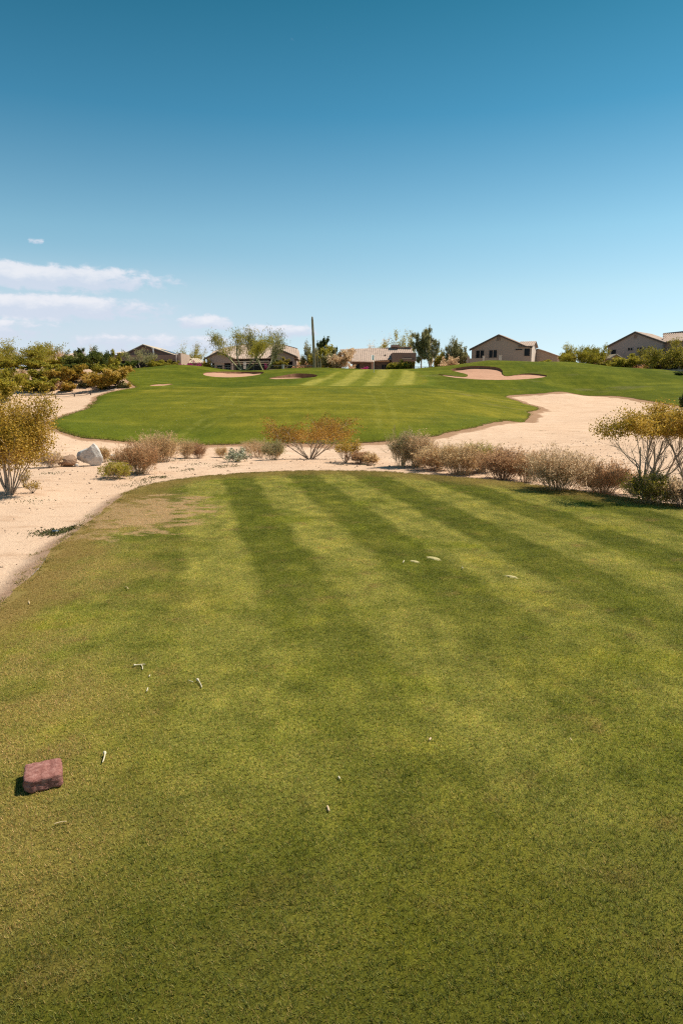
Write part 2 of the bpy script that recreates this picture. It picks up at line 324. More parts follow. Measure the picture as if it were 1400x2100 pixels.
def mat_fairway():
    m, k, b = new_mat('fairway_turf', .95, .05); P = k.n('ShaderNodeNewGeometry').outputs['Position']
    x, y, z = k.xyz(P)
    A = lambda nm: k.n('ShaderNodeAttribute', attribute_name=nm).outputs['Fac']
    st = k.noise(k.comb(k.m('ADD', k.m('MULTIPLY', x, .05), k.m('MULTIPLY', k.noise(P, .07, 2), .9)), k.m('ADD', k.m('MULTIPLY', y, .11), k.m('MULTIPLY', z, .5)), 0), 2.0, 6, .68)
    c = k.ramp(st, [(.30, (.102, .108, .008)), (.5, (.136, .134, .011)), (.70, (.225, .198, .022))])
    c = k.mix(k.m('MULTIPLY', k.sm(k.noise(k.comb(k.m('MULTIPLY', x, .5), y, z), .16, 5, .6), .54, .70), .55), c, (.20, .18, .022))
    c = k.mix(k.m('MULTIPLY', k.sm(k.noise(k.comb(x, k.m('MULTIPLY', y, .7), 5), .09, 3, .5), .52, .68), .5), c, (.078, .098, .010))
    worn = k.m('MULTIPLY', k.sm(k.noise(k.comb(k.m('MULTIPLY', x, .3), y, 9), .25, 6, .65), .55, .70), k.sm(x, 4, 20))
    c = k.mix(k.m('MULTIPLY', worn, .85), c, (.19, .155, .065))
    dg = A('d_green')
    mg = k.sm(k.m('ADD', A('d_fair'), k.m('MULTIPLY', k.noise(P, .22, 4, .6), 7)), -2.5, 3.0)
    c = k.mix(k.m('MULTIPLY', k.m('MULTIPLY', mg, k.sm(y, 75, 60)), .60), c, (.085, .112, .009))        # darker green along the low front edge
    c = k.mix(k.m('MULTIPLY', k.sm(x, -6, -20), k.m('MULTIPLY', k.sm(y, 84, 66), .40)), c, (.100, .122, .010))
    c = k.mix(1.0, c, k.mix(k.m('MULTIPLY', k.sm(k.m('ADD', A('d_near'), k.m('MULTIPLY', k.m('SUBTRACT', k.noise(P, .5, 3), .5), 2.0)), -.6, .8), k.sm(dg, .2, 2.5)), (1, 1, 1), (.66, .78, .66)), 'MULTIPLY')       # rough round the green, its colour darkened to deepen the mounds' shade
    # paler mown apron in front of the flag, with alternate passes
    s = k.m('SUBTRACT', k.m('MULTIPLY', x, .991), k.m('MULTIPLY', y, .131))
    sn = k.m('SINE', k.m('MULTIPLY', k.m('ADD', s, k.m('ADD', 9.27, k.m('MULTIPLY', k.noise(P, .3, 2), .8))), 2 * math.pi / 4.45))
    g = k.mix(k.m('ADD', k.m('MULTIPLY', sn, .9), .5, clamp=True), (.145, .155, .016), (.27, .25, .05))
    c = k.mix(k.m('MULTIPLY', k.sm(k.m('ADD', dg, k.m('MULTIPLY', k.noise(P, .5, 4), 2.5)), 1.8, .6), .85), c, g)
    c = k.mix(k.m('MULTIPLY', k.sm(k.m('ABSOLUTE', k.m('SUBTRACT', dg, 1.2)), 1.2, .2), .5), c, (.085, .12, .010))
    tr = k.m('MULTIPLY', k.sm(A('d_track'), .34, .08), k.sm(k.noise(P, .9, 3), .35, .6))
    c = k.mix(k.m('MULTIPLY', tr, .24), c, (.24, .23, .05))
    de = A('d_fair'); c = k.mix(k.sm(de, -.30, .02), c, (.10, .10, .02))
    f = k.noise(P, 7, 6, .75)
    c = k.mix(1.0, c, k.ramp(f, [(.3, (.62, .63, .6)), (.7, (1.30, 1.27, 1.2))]), 'MULTIPLY')
    f2 = k.noise(k.comb(x, k.m('MULTIPLY', y, .45), z), .75, 6, .7)
    c = k.mix(1.0, c, k.ramp(f2, [(.32, (.78, .82, .75)), (.5, (1, 1, 1)), (.68, (1.28, 1.2, 1.2))]), 'MULTIPLY')
    k.put(b.inputs['Base Color'], c); bump(k, b, k.m('ADD', f, f2), .8, .09)
    return m
def mat_desert():
    m, k, b = new_mat('decomposed_granite', .95, .05); P = k.n('ShaderNodeNewGeometry').outputs['Position']
    x, y, z = k.xyz(P)
    n1 = k.noise(P, .35, 5, .6); n2 = k.noise(P, 38, 4, .75); n3 = k.noise(k.comb(x, k.m('MULTIPLY', y, 2.2), z), 1.5, 5, .65)
    c = k.ramp(n1, [(.3, (.545, .375, .262)), (.7, (.615, .44, .318))])
    c = k.mix(k.m('MULTIPLY', k.sm(n3, .50, .70), .60), c, (.42, .265, .17))
    c = k.mix(1.0, c, k.ramp(n2, [(.26, (.60, .55, .50)), (.42, (1, 1, 1)), (.8, (1.10, 1.10, 1.10))]), 'MULTIPLY')
    vo = k.n('ShaderNodeTexVoronoi', {'Vector': P, 'Scale': 14.0}, feature='F1').outputs['Distance']
    c = k.mix(k.m('MULTIPLY', k.sm(vo, .16, .07), k.sm(k.noise(P, 2.2, 3), .48, .62)), c, (.24, .16, .10))
    A = lambda nm: k.n('ShaderNodeAttribute', attribute_name=nm).outputs['Fac']
    rut = k.noise(k.comb(k.m('MULTIPLY', k.m('ADD', x, k.m('MULTIPLY', y, .35)), .12), k.m('MULTIPLY', k.m('SUBTRACT', y, k.m('MULTIPLY', x, .35)), .9), 2), 1.6, 4, .6)
    c = k.mix(k.m('MULTIPLY', k.m('MULTIPLY', k.sm(rut, .55, .66), k.sm(y, 18, 30)), .35), c, (.44, .29, .19))
    # eroded bank of red-brown earth along the turf, thatch litter along the tee
    wid = k.m('MULTIPLY', k.noise(P, .28, 4, .6), k.sm(x, -25, 18, 1.1, 2.4))
    c = k.mix(k.m('MULTIPLY', k.sm(k.m('SUBTRACT', A('d_fair'), wid), .12, -.25), .85), c, k.mix(k.noise(P, 3, 4), (.20, .105, .055), (.36, .21, .125)))
    wt = k.m('MULTIPLY', k.noise(k.comb(x, y, 4), 1.1, 5, .65), .55)
    c = k.mix(k.m('MULTIPLY', k.sm(k.m('SUBTRACT', A('d_tee'), wt), .0, -.25), .75), c, k.mix(k.noise(P, 30, 4, .7), (.19, .10, .07), (.42, .27, .17)))
    c = k.mix(k.m('MULTIPLY', k.m('MULTIPLY', k.sm(x, -22, -30), k.sm(y, 76, 84)), .6), c, (.40, .25, .17))      # redder earth of the bank
    # ground among the houses: darker soil
    c = k.mix(k.m('MULTIPLY', k.sm(y, 128, 145), .5), c, (.34, .24, .155))
    k.put(b.inputs['Base Color'], c); bump(k, b, k.m('ADD', n2, k.m('MULTIPLY', n3, 2.5)), .55, .04)
    return m
def mat_bunker():
    m, k, b = new_mat('bunker_sand', .95, .05); P = k.n('ShaderNodeNewGeometry').outputs['Position']
    x, y, z = k.xyz(P)
    c = k.ramp(k.noise(k.comb(x, k.m('MULTIPLY', y, 2), z), .9, 6, .7), [(.3, (.40, .22, .145)), (.7, (.52, .305, .21))])
    k.put(b.inputs['Base Color'], c); bump(k, b, k.noise(P, 4, 5, .7), .7, .08)
    return m
M_TEE, M_BLADE, M_FAIR, M_SAND, M_BUNK = mat_tee(), mat_blade(), mat_fairway(), mat_desert(), mat_bunker()
M_SOIL = plain('earth_lip', (.20, .115, .068), .35, 2.5, .95, .05)

# ------------------------------------------------------------------ ground sheet, cut along the turf edges
azs = np.r_[np.linspace(-85, -31, 40)[:-1], np.linspace(-31, 31, 430), np.linspace(31, 85, 40)[1:]] * math.pi / 180
rs = np.r_[np.geomspace(1.2, 16, 90)[:-1], np.geomspace(16, 38, 70)[:-1], np.arange(38, 146, .36), np.geomspace(146.5, 3000, 40)]
nA, nR = len(azs), len(rs); OY = -1.6
GX = (np.sin(azs)[None, :] * rs[:, None]).ravel(); GY = (np.cos(azs)[None, :] * rs[:, None]).ravel() + OY
ii = np.arange(nR * nA).reshape(nR, nA)
a_, b_, c_, d_ = ii[:-1, :-1].ravel(), ii[:-1, 1:].ravel(), ii[1:, 1:].ravel(), ii[1:, :-1].ravel()
TRI = np.concatenate([np.c_[a_, b_, c_], np.c_[a_, c_, d_]])
jit = vnoise(GX * 1.1, GY * 1.1, 11) * .16 + vnoise(GX * .33, GY * .33, 12) * .25
F = [GX, GY, sdf(GX, GY, TEE) + vnoise(GX * 5, GY * 5, 13) * .022 + vnoise(GX * 1.7, GY * 1.7, 14) * .03, sdf(GX, GY, FAIR) + jit]
for bp, _ in BUNK:
    d = np.full(len(GX), 9.0); k_ = (np.abs(GX - bp[:, 0].mean()) < np.ptp(bp[:, 0])) & (np.abs(GY - bp[:, 1].mean()) < np.ptp(bp[:, 1]) + 6)
    d[k_] = sdf(GX[k_], GY[k_], bp) + vnoise(GX[k_] * 1.3, GY[k_] * 1.3, 15) * .06; F.append(d)
F = np.array(F)
def split(F, T, c):
    """cut triangles T along F[c] = 0 -> new F, inside, outside, contour edges"""
    d = F[c]; s = (d[T] < 0); n = s.sum(1); ins, out = [T[n == 3]], [T[n == 0]]
    new, cache, I, O, E = [], {}, [], [], []
    base = F.shape[1]
    def cut(i, j):
        key = (min(i, j), max(i, j))
        if key not in cache:
            t = d[i] / (d[i] - d[j]); new.append(F[:, i] + (F[:, j] - F[:, i]) * t); cache[key] = base + len(new) - 1
        return cache[key]
    for tri, sg in zip(T[(n == 1) | (n == 2)], s[(n == 1) | (n == 2)]):
        lone = bool(sg.sum() == 1); k = int(np.argmax(sg == lone)); a, b, e = int(tri[k]), int(tri[(k + 1) % 3]), int(tri[(k + 2) % 3])
        p, r = cut(a, b), cut(a, e)
        (I if lone else O).append((a, p, r)); (O if lone else I).extend([(p, b, e), (p, e, r)]); E.append((p, r) if lone else (r, p))
    if new: F = np.concatenate([F, np.array(new).T], 1); F[c, base:] = 0
    cat = lambda l, m: np.concatenate(l + [np.array(m, int).reshape(-1, 3)])
    return F, cat(ins, I), cat(out, O), np.array(E, int).reshape(-1, 2)
F, T_tee, T_rest, E_tee = split(F, TRI, 2)
F, T_fair, T_sand, E_fair = split(F, T_rest, 3)
T_b, E_b = [], []
for i in range(len(BUNK)):
    F, tb, T_fair, eb = split(F, T_fair, 4 + i); T_b.append(tb); E_b.append(eb)
Z = zraw(F[0], F[1])
GRN = np.where(np.hypot(F[0], F[1]) > 60, 1, 0)
def region(name, T, z, mat, label, attrs):
    u, inv = np.unique(T, return_inverse=True); V = np.c_[F[0][u], F[1][u], z[u]]
    me = np_mesh(name, V, inv.reshape(T.shape), {k: ('POINT', v[u]) for k, v in attrs.items()}, True)
    o = link(name, me, mat); o['kind'] = 'structure'; o['label'] = label
    return o
def skirt(name, E, z1, z0, mat, parent):
    V = np.r_[np.c_[F[0][E[:, 0]], F[1][E[:, 0]], z1[E[:, 0]]], np.c_[F[0][E[:, 1]], F[1][E[:, 1]], z1[E[:, 1]]],
              np.c_[F[0][E[:, 1]], F[1][E[:, 1]], z0[E[:, 1]]], np.c_[F[0][E[:, 0]], F[1][E[:, 0]], z0[E[:, 0]]]]
    n = len(E); f = np.c_[np.arange(n), np.arange(n) + n, np.arange(n) + 2 * n, np.arange(n) + 3 * n]
    return link(name, np_mesh(name, V, f), mat, parent)
ground = region('desert_ground', T_sand, Z, M_SAND, 'pale tan gravelly desert ground around the tee and the fairway', {'d_tee': F[2], 'd_fair': F[3]})
ztee = np.full(len(Z), 0.0) + vnoise(F[0] * .8, F[1] * .8, 21) * .008
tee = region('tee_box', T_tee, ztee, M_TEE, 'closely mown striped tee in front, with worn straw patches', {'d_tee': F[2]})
skirt('turf_edge', E_tee, ztee, Z - .05, M_SOIL, tee)
zf = Z + .09 * sstep(-F[3], 0, .6) + .03
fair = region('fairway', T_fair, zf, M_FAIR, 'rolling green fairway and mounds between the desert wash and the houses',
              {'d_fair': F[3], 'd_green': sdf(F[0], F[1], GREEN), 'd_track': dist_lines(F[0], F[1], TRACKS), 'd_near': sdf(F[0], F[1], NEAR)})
skirt('turf_edge', E_fair, zf, Z - .08, M_SOIL, fair)
for i, ((bp, dm), nm) in enumerate(zip(BUNK, ('wide oval sand bunker in front of the house with twin patio gables', 'kidney shaped sand bunker with a deep shaded lip below the tall cactus',
                                           'small sliver of a sand bunker at the foot of the left mound', 'large two lobed sand bunker on the mound below the beige house'))):
    y0, y1 = bp[:, 1].min(), bp[:, 1].max()
    zb = zf - .05 - dm * sstep((F[1] - y0) / (y1 - y0), .15, .95) + vnoise(F[0] * .7, F[1] * .7, 30 + i) * .05
    bo = region('sand_bunker', T_b[i], zb, M_BUNK, nm, {})
    skirt('turf_lip', E_b[i], zf, zb - .05, M_SOIL, bo)

# ------------------------------------------------------------------ mown grass blades on the tee (one stuff object)
rng = np.random.default_rng(5)
TILE = .15
patches = bpy.data.collections.new('blade_patches')
for v in range(6):
    n = 1250
    cl = rng.uniform(-.5, .5, (70, 2)) * TILE; pc = cl[rng.integers(0, 70, n)] + rng.normal(0, .0045, (n, 2)); pu = rng.uniform(-.5, .5, (n, 2)) * TILE
    pc = (pc + TILE / 2) % TILE - TILE / 2; p = np.c_[np.where(rng.uniform(0, 1, (n, 1)) < .6, pc, pu), np.full(n, -.001)]        # blades stand in small tillers
    a, tl = rng.uniform(0, 2 * math.pi, n), rng.uniform(.25, 1.25, n); L = rng.uniform(.007, .019, n)
    d = np.c_[np.cos(a) * np.sin(tl), np.sin(a) * np.sin(tl), np.cos(tl)]; sd_ = np.c_[-np.sin(a), np.cos(a), np.zeros(n)] * rng.uniform(.0008, .0014, n)[:, None]
    V = np.stack([p - sd_, p + sd_, p + d * L[:, None]], 1).reshape(-1, 3)
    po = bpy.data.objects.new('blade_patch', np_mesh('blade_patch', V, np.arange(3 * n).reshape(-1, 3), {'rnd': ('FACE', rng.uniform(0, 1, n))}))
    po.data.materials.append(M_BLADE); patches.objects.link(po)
gx, gy = np.meshgrid(np.arange(-11, 11, TILE), np.arange(.6, 14.2, TILE)); gx, gy = gx.ravel(), gy.ravel()
dt = sdf(gx, gy, TEE); kp = (dt < -.04) & (np.abs(gx) < gy * .62 + 1.4)
gx, gy, dt = gx[kp], gy[kp], dt[kp]
DIV = [hit(*p) for p in ((850, 1152), (888, 1147), (1048, 1185))]
kp = np.ones(len(gx), bool)
dryv = sstep(dt + vnoise(gx * 3, gy * 3, 41) * .15 + vnoise(gx * .9, gy * .9, 42) * .25, -1.0 - .9 * sstep(gy, 8, 12), .0) * .95
me = bpy.data.meshes.new('tee_grass'); me.from_pydata(np.c_[gx, gy, vnoise(gx * .8, gy * .8, 21) * .008].tolist(), [], [])
a = me.attributes.new('dry', 'FLOAT', 'POINT'); a.data.foreach_set('value', dryv.astype(np.float32))
a = me.attributes.new('turn', 'FLOAT', 'POINT'); a.data.foreach_set('value', (rng.integers(0, 4, len(gx)) * math.pi / 2).astype(np.float32))
a = me.attributes.new('pick', 'INT', 'POINT'); a.data.foreach_set('value', rng.integers(0, 6, len(gx)).astype(np.int32))
grass = tag(link('tee_grass', me), 'short mown grass blades covering the striped tee', None, None, 'stuff')
gt = bpy.data.node_groups.new('blade_scatter', 'GeometryNodeTree')
gt.interface.new_socket('Geometry', in_out='INPUT', socket_type='NodeSocketGeometry'); gt.interface.new_socket('Geometry', in_out='OUTPUT', socket_type='NodeSocketGeometry')
g = NT(gt); gi, go = g.n('NodeGroupInput'), g.n('NodeGroupOutput')
mp = g.n('GeometryNodeMeshToPoints', {0: gi.outputs[0]})
ci = g.n('GeometryNodeCollectionInfo'); ci.inputs[0].default_value = patches; ci.inputs['Separate Children'].default_value = True; ci.inputs['Reset Children'].default_value = True
na = lambda nm, t: next(o for o in g.n('GeometryNodeInputNamedAttribute', {'Name': nm}, data_type=t).outputs if o.enabled and o.name == 'Attribute')
rot = g.n('ShaderNodeCombineXYZ', {2: na('turn', 'FLOAT')}).outputs[0]
ip = g.n('GeometryNodeInstanceOnPoints', {'Points': mp.outputs[0], 'Instance': ci.outputs[0], 'Pick Instance': True, 'Instance Index': na('pick', 'INT'), 'Rotation': rot})
gt.links.new(ip.outputs[0], go.inputs[0])
grass.modifiers.new('scatter', 'NODES').node_group = gt

# ------------------------------------------------------------------ houses
def roof_mat(name, c):
    m, k, b = new_mat(name, .85, .1); p = k.n('ShaderNodeTexCoord').outputs['Object']
    x, y, z = k.xyz(p)
    cell = k.n('ShaderNodeTexWhiteNoise', {0: k.comb(k.m('FLOOR', k.m('DIVIDE', x, .43)), k.m('FLOOR', k.m('DIVIDE', k.m('ADD', y, z), .42)), 0)}).outputs[0]
    f = k.m('ADD', k.m('MULTIPLY', cell, .6), k.m('MULTIPLY', k.noise(p, 1.2, 4), .4))
    k.put(b.inputs['Base Color'], k.ramp(f, [(.1, tuple(v * .78 for v in c)), (.9, tuple(min(1, v * 1.18) for v in c))]))
    return m
M_TILE = roof_mat('clay_tile', (.47, .355, .29)); M_TILE_TAN = roof_mat('tan_tile', (.50, .41, .31)); M_TILE_DARK = roof_mat('brown_tile', (.33, .22, .165))
M_STUCCO = plain('beige_stucco', (.42, .315, .25), .07, .6, .95, .05, .01); M_STUCCO_GREY = plain('grey_stucco', (.39, .31, .28), .07, .6, .95, .05, .01)
M_STUCCO_BROWN = plain('brown_stucco', (.25, .17, .135), .08, .6, .95, .05, .01); M_PALE = plain('pale_plaster', (.62, .52, .45), .06, 1, .95, .05)
M_PINK = plain('pink_block', (.42, .27, .21), .12, 1.5, .95, .05); M_TRIM = plain('dark_trim', (.11, .085, .07), .15, 2)
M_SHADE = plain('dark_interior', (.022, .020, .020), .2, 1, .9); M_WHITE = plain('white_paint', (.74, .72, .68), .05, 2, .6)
M_IRON = plain('painted_iron', (.20, .18, .165), .1, 4, .6, .4); M_AWN = plain('tan_canvas', (.55, .47, .37), .08, 1)
M_MAGENTA = foliage('bougainvillea_petal', [(.16, .01, .06), (.42, .02, .17), (.55, .05, .26), (.10, .09, .03)])
gm, gk, gb = new_mat('window_glass', .25, .12); gk.put(gb.inputs['Base Color'], (.012, .014, .017)); M_GLASS = gm
sm_, sk, sb = new_mat('solar_glass', .15, .5); sk.put(sb.inputs['Base Color'], (.03, .06, .12)); M_SOLAR = sm_

def ribbed(mb, poly, u, v, pitch=.43, h=.085, thick=.12):
    """a tiled roof plane: flat deck plus one barrel course per pitch, running up the slope v"""
    poly = [Vector(p) for p in poly]; u, v = Vector(u).normalized(), Vector(v).normalized(); n = u.cross(v).normalized()
    if n.z < 0: n = -n
    o = poly[0]; P2 = [((p - o).dot(u), (p - o).dot(v)) for p in poly]
    i = len(mb.v); k = len(poly); mb.v += [tuple(p) for p in poly] + [tuple(p - n * thick) for p in poly]
    mb.f += [[i + j for j in range(k)], [i + k + j for j in reversed(range(k))]] + [[i + j, i + k + j, i + k + (j + 1) % k, i + (j + 1) % k] for j in range(k)]
    lo, hi = min(p[0] for p in P2), max(p[0] for p in P2); t = lo + pitch * .5
    while t < hi:
        vs = []
        for (a0, b0), (a1, b1) in zip(P2, P2[1:] + P2[:1]):
            if (a0 - t) * (a1 - t) < 0: vs.append(b0 + (b1 - b0) * (t - a0) / (a1 - a0))
        vs.sort()
        for v0, v1 in zip(vs[::2], vs[1::2]):
            j = len(mb.v)
            for vv in (v0, v1):
                for du, dh in ((-.36, .004), (-.22, h * .8), (0, h), (.22, h * .8), (.36, .004)):
                    mb.v.append(tuple(o + u * (t + du * pitch) + v * vv + n * dh))
            mb.f += [[j + a, j + a + 1, j + 6 + a, j + 5 + a] for a in range(4)] + [[j + a for a in reversed(range(5))]]
        t += pitch
def window(parent, x0, x1, z0, z1, y, panes=1, frame=M_STUCCO, side=None):
    """frame standing proud of the wall with dark panes set into it; parent's own axes, facing -y"""
    f = MB(); t = .09
    f.box(x0 - t, x1 + t, y - .07, y + .02, z1, z1 + t); f.box(x0 - t, x1 + t, y - .09, y + .02, z0 - t, z0)
    f.box(x0 - t, x0, y - .07, y + .02, z0, z1); f.box(x1, x1 + t, y - .07, y + .02, z0, z1)
    for i in range(1, panes):
        xm = x0 + (x1 - x0) * i / panes; f.box(xm - .06, xm + .06, y - .065, y + .02, z0, z1)
    w_ = f.build('window', frame, parent)
    for i in range(panes):
        a, b = x0 + (x1 - x0) * i / panes + (.06 if i else 0), x0 + (x1 - x0) * (i + 1) / panes - (.06 if i < panes - 1 else 0)
        g_ = MB(); g_.box(a, b, y - .012, y + .01, z0, z1); g_.build('pane', M_GLASS, w_)
    return w_
def house_frame(px0, py0, Y, rz=0):
    k = Y / FPX / ray(px0, py0)[1]; x, y, z = at_depth(px0, py0, Y); c = math.cos(rz + math.atan2(x, y) * (1 if rz else 0))
    return (x, y, z), (lambda px: (px - px0) * k / (c if rz else 1)), (lambda py: (py0 - py) * k)
def gable_roof(mb, xl, zl, xa, za, xr, zr, y0, y1, over=.4, ribs=True):
    for (xe, ze), s in (((xl, zl), -1), ((xr, zr), 1)):
        v = Vector((xa - xe, 0, za - ze)); L = v.length; vn = v / L; e = Vector((xe, 0, ze)) - vn * over
        A, B = Vector((e.x, y0 - over, e.z + .12)), Vector((xa, y0 - over, za + .12))
        C_, D_ = Vector((xa, y1 + over, za + .12)), Vector((e.x, y1 + over, e.z + .12))
        ribbed(mb, [A, B, C_, D_] if s > 0 else [A, D_, C_, B], (0, 1, 0), vn)

# --- tan house on the left: broad brown gable, solar panel on its right slope
o_, hx, hz = house_frame(300, 745, 158)
h = thing('house', 'low brown house with one broad gable, white vent pipe and solar panel', 'house', o_)
xl, xa, xr = hx(241), hx(296), hx(362); ze, za, zr = hz(734), hz(708.5), hz(730)
m = MB(); m.prism([(xl + .3, -2), (xr - .5, -2), (xr - .5, zr), (xa, za - .05), (xl + .3, ze)], 0, 17); m.build('wall', M_STUCCO_BROWN, h)
m = MB(); gable_roof(m, xl, ze, xa, za, xr, zr, 0, 17); rf = m.build('roof', M_TILE_TAN, h)
m = MB()
for (x0, z0), (x1, z1) in (((xl - .4, ze - .17), (xa, za)), ((xa, za), (xr + .4, zr - .13))): m.prism([(x0, z0 - .28), (x1, z1 - .28), (x1, z1 - .02), (x0, z0 - .02)], -.46, -.40)
m.build('fascia', M_TRIM, h)
sl = Vector((xr - xa, 0, zr - za)).normalized(); nn = Vector((-sl.z, 0, sl.x))
m = MB()
for t0 in (3.2, 5.0):
    for y0 in (3.0, 6.2, 9.4):
        a = Vector((xa, 0, za + .12)) + sl * t0 + nn * .14; b_ = a + sl * 1.65; i = len(m.v)
        for p in (a, b_):
            for yy in (y0, y0 + 3.0):
                for off in (0, .06): m.v.append((p.x + nn.x * off, yy, p.z + nn.z * off))
        m.f += [[i + 1, i + 5, i + 7, i + 3], [i, i + 2, i + 6, i + 4], [i, i + 1, i + 3, i + 2], [i + 4, i + 6, i + 7, i + 5], [i, i + 4, i + 5, i + 1], [i + 2, i + 3, i + 7, i + 6]]
m.build('solar_panel', M_SOLAR, h)
m = MB(); m.box(hx(240), hx(372), -3.0, -.02, hz(739), hz(729.5)); m.prism([(hx(240), hz(739) - .25), (hx(372), hz(739) - .25), (hx(372), hz(739)), (hx(240), hz(739))], -3.12, -2.9); m.build('patio_roof', M_STUCCO_BROWN, h)
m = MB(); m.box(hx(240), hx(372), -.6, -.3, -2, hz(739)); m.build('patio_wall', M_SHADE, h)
m = MB(); m.tube((hx(318), -.5, hz(728)), (hx(316.5), -.5, hz(715.5)), .16, .16); m.box(hx(316.5) - .22, hx(316.5) + .22, -.72, -.28, hz(716), hz(714.8)); m.box(hx(317) - .3, hx(319.5), -.75, -.3, hz(729.2), hz(727.6)); m.build('vent_pipe', M_WHITE, h)
m = MB(); m.tube((hx(369.3), -3.25, -2), (hx(369.3), -3.25, hz(726)), .12); m.build('post', M_PALE, h)
m = MB(); m.box(hx(372) + .02, hx(378), -3.0, 6, -2, hz(726)); m.build('side_wall', M_STUCCO, h)  # sunlit wall end put into the colour, beside the shaded brown
m = MB(); m.box(hx(378) + .02, hx(416), 4, 9, -2, hz(742)); m.build('wing_wall', M_STUCCO_BROWN, h)
m = MB(); e0, e1 = hx(379), hx(418); ribbed(m, [(e0, 3.4, hz(743)), (e1, 3.4, hz(743.5)), (e1 - 3.2, 9, hz(736)), (e0, 9, hz(731))], (1, 0, 0), (0, 5.6, 1.3)); m.build('wing_roof', M_TILE_TAN, h)

# --- dark flat annex seen left of it
o_, hx, hz = house_frame(252, 735, 178)
h = thing('house', 'small brown house with flat pale tiled roof half hidden behind the solar panel house', 'house', o_)
m = MB(); m.box(hx(241), hx(266), 0, 8, -3, hz(724.5)); m.build('wall', M_STUCCO_BROWN, h)
m = MB(); ribbed(m, [(hx(239), -.6, hz(724.5)), (hx(268), -.6, hz(724.5)), (hx(266), 4, hz(720)), (hx(241), 4, hz(720))], (1, 0, 0), (0, 4.6, .55)); m.build('roof', M_TILE_TAN, h)

# --- pink tiled house among the shrubs far left
o_, hx, hz = house_frame(110, 750, 170)
h = thing('house', 'house with pink tiled roof almost hidden by shrubs on the desert bank', 'house', o_)
m = MB(); m.box(hx(88), hx(160), 0, 9, -3, hz(738)); m.build('wall', M_PINK, h)
m = MB(); ribbed(m, [(hx(85), -.6, hz(739)), (hx(163), -.6, hz(739)), (hx(155), 5, hz(723)), (hx(92), 5, hz(726))], (1, 0, 0), (0, 5.6, 1.7)); ribbed(m, [(hx(136), -2.5, hz(733)), (hx(158), -2.5, hz(733)), (hx(150), 3, hz(724)), (hx(143), 3, hz(724))], (1, 0, 0), (0, 5.5, 1.2)); m.build('roof', M_TILE, h)

# --- house with twin patio gables
o_, hx, hz = house_frame(515, 757, 150)
h = thing('house', 'low grey house with pink tiled roof and two gabled patios facing the course', 'house', o_)
zE = hz(736); tan_p = .40
def rp(px, py): z = hz(py); return (hx(px), (z - zE) / tan_p, z)
front = [rp(427, 737), rp(609, 734.5), rp(608, 729), rp(606.5, 713.5), rp(572, 703.3), rp(487, 703.3), rp(451, 710.5), rp(430, 719.5)]
yr = rp(500, 703.3)[1]
m = MB(); ribbed(m, front, (1, 0, 0), (0, 1, tan_p)); back = [(x, 2 * yr - y, z) for x, y, z in front]; m.face(list(reversed(back)))
for i in (1, 2, 3, 5, 6): m.face([front[i], back[i], back[(i + 1) % 8], front[(i + 1) % 8]])
m.face([front[7], back[7], back[0], front[0]]); rf = m.build('roof', M_TILE, h)
m = MB(); m.tube(rp(573, 702.6), rp(606.5, 712.6), .11); m.tube(rp(487, 702.6), rp(573, 702.6), .11); m.build('ridge_cap', M_TRIM, rf)
m = MB(); m.box(hx(431), hx(606), 2.6, 2 * yr - .4, -3, zE - .1); m.build('wall', M_STUCCO_GREY, h)
for i, (xl, ze, xa, za, xr, zr) in enumerate(((423, 738.5, 453, 724, 484, 737), (552, 735, 579, 720.5, 612, 733.8))):
    X = [hx(xl), hx(xa), hx(xr)]; Zz = [hz(ze), hz(za), hz(zr)]
    m = MB(); gable_roof(m, X[0] + .5, Zz[0] + .2, X[1], Zz[1], X[2] - .5, Zz[2] + .2, -2.9, 3 + (Zz[1] - zE) / tan_p * .2, .3); m.build('gable_roof', M_TILE, h)
    m = MB(); lo = min(Zz[0], Zz[2]) - .75; m.prism([(X[0] + .7, lo), (X[2] - .7, lo), (X[2] - .7, Zz[2] + .15), (X[1], Zz[1] - .1), (X[0] + .7, Zz[0] + .15)], -2.8, -2.55); m.build('gable', M_STUCCO_GREY, h)
    m = MB()
    for (x0, z0), (x1, z1) in (((X[0], Zz[0] - .02), (X[1], Zz[1])), ((X[1], Zz[1]), (X[2], Zz[2] - .02))): m.prism([(x0, z0 - .22), (x1, z1 - .22), (x1, z1 - .02), (x0, z0 - .02)], -3.26, -3.2)
    m.build('fascia', M_TRIM, h)
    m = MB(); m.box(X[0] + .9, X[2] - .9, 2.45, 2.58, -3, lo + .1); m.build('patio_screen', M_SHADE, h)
    for pxp in ((430.5, 447, 462.5, 480) if i == 0 else (556, 588.5, 604)):
        m = MB(); m.box(hx(pxp) - .22, hx(pxp) + .22, -2.75, -2.35, -3, lo + (0 if pxp not in (447, 462.5, 588.5) else .02)); m.build('post', M_STUCCO if pxp in (447, 462.5, 588.5) else M_STUCCO_GREY, h)
    if i == 0:
        m = MB(); m.box(hx(445), hx(464), -2.78, -2.3, lo - .55, lo - .05); m.prism([(hx(445), lo - .05), (hx(464), lo - .05), (hx(462), lo + .05), (hx(447), lo + .22)], -2.82, -2.81); m.build('arch', M_STUCCO, h)
    else:
        m = MB(); m.box(hx(566), hx(591), -2.78, -2.3, lo - .45, lo - .03); m.prism([(hx(566), lo - .03), (hx(588), lo - .03), (hx(574), lo + .3), (hx(570), lo + .2)], -2.82, -2.81); m.build('arch', M_STUCCO, h)
    window(h, X[0] + 1.4, X[2] - 1.4, -1.0, lo - .8, 2.44, 3, M_WHITE)
m = MB(); m.box(hx(481), hx(553), 2.4, 2.58, -3, hz(738)); m.build('patio_screen', M_SHADE, h)
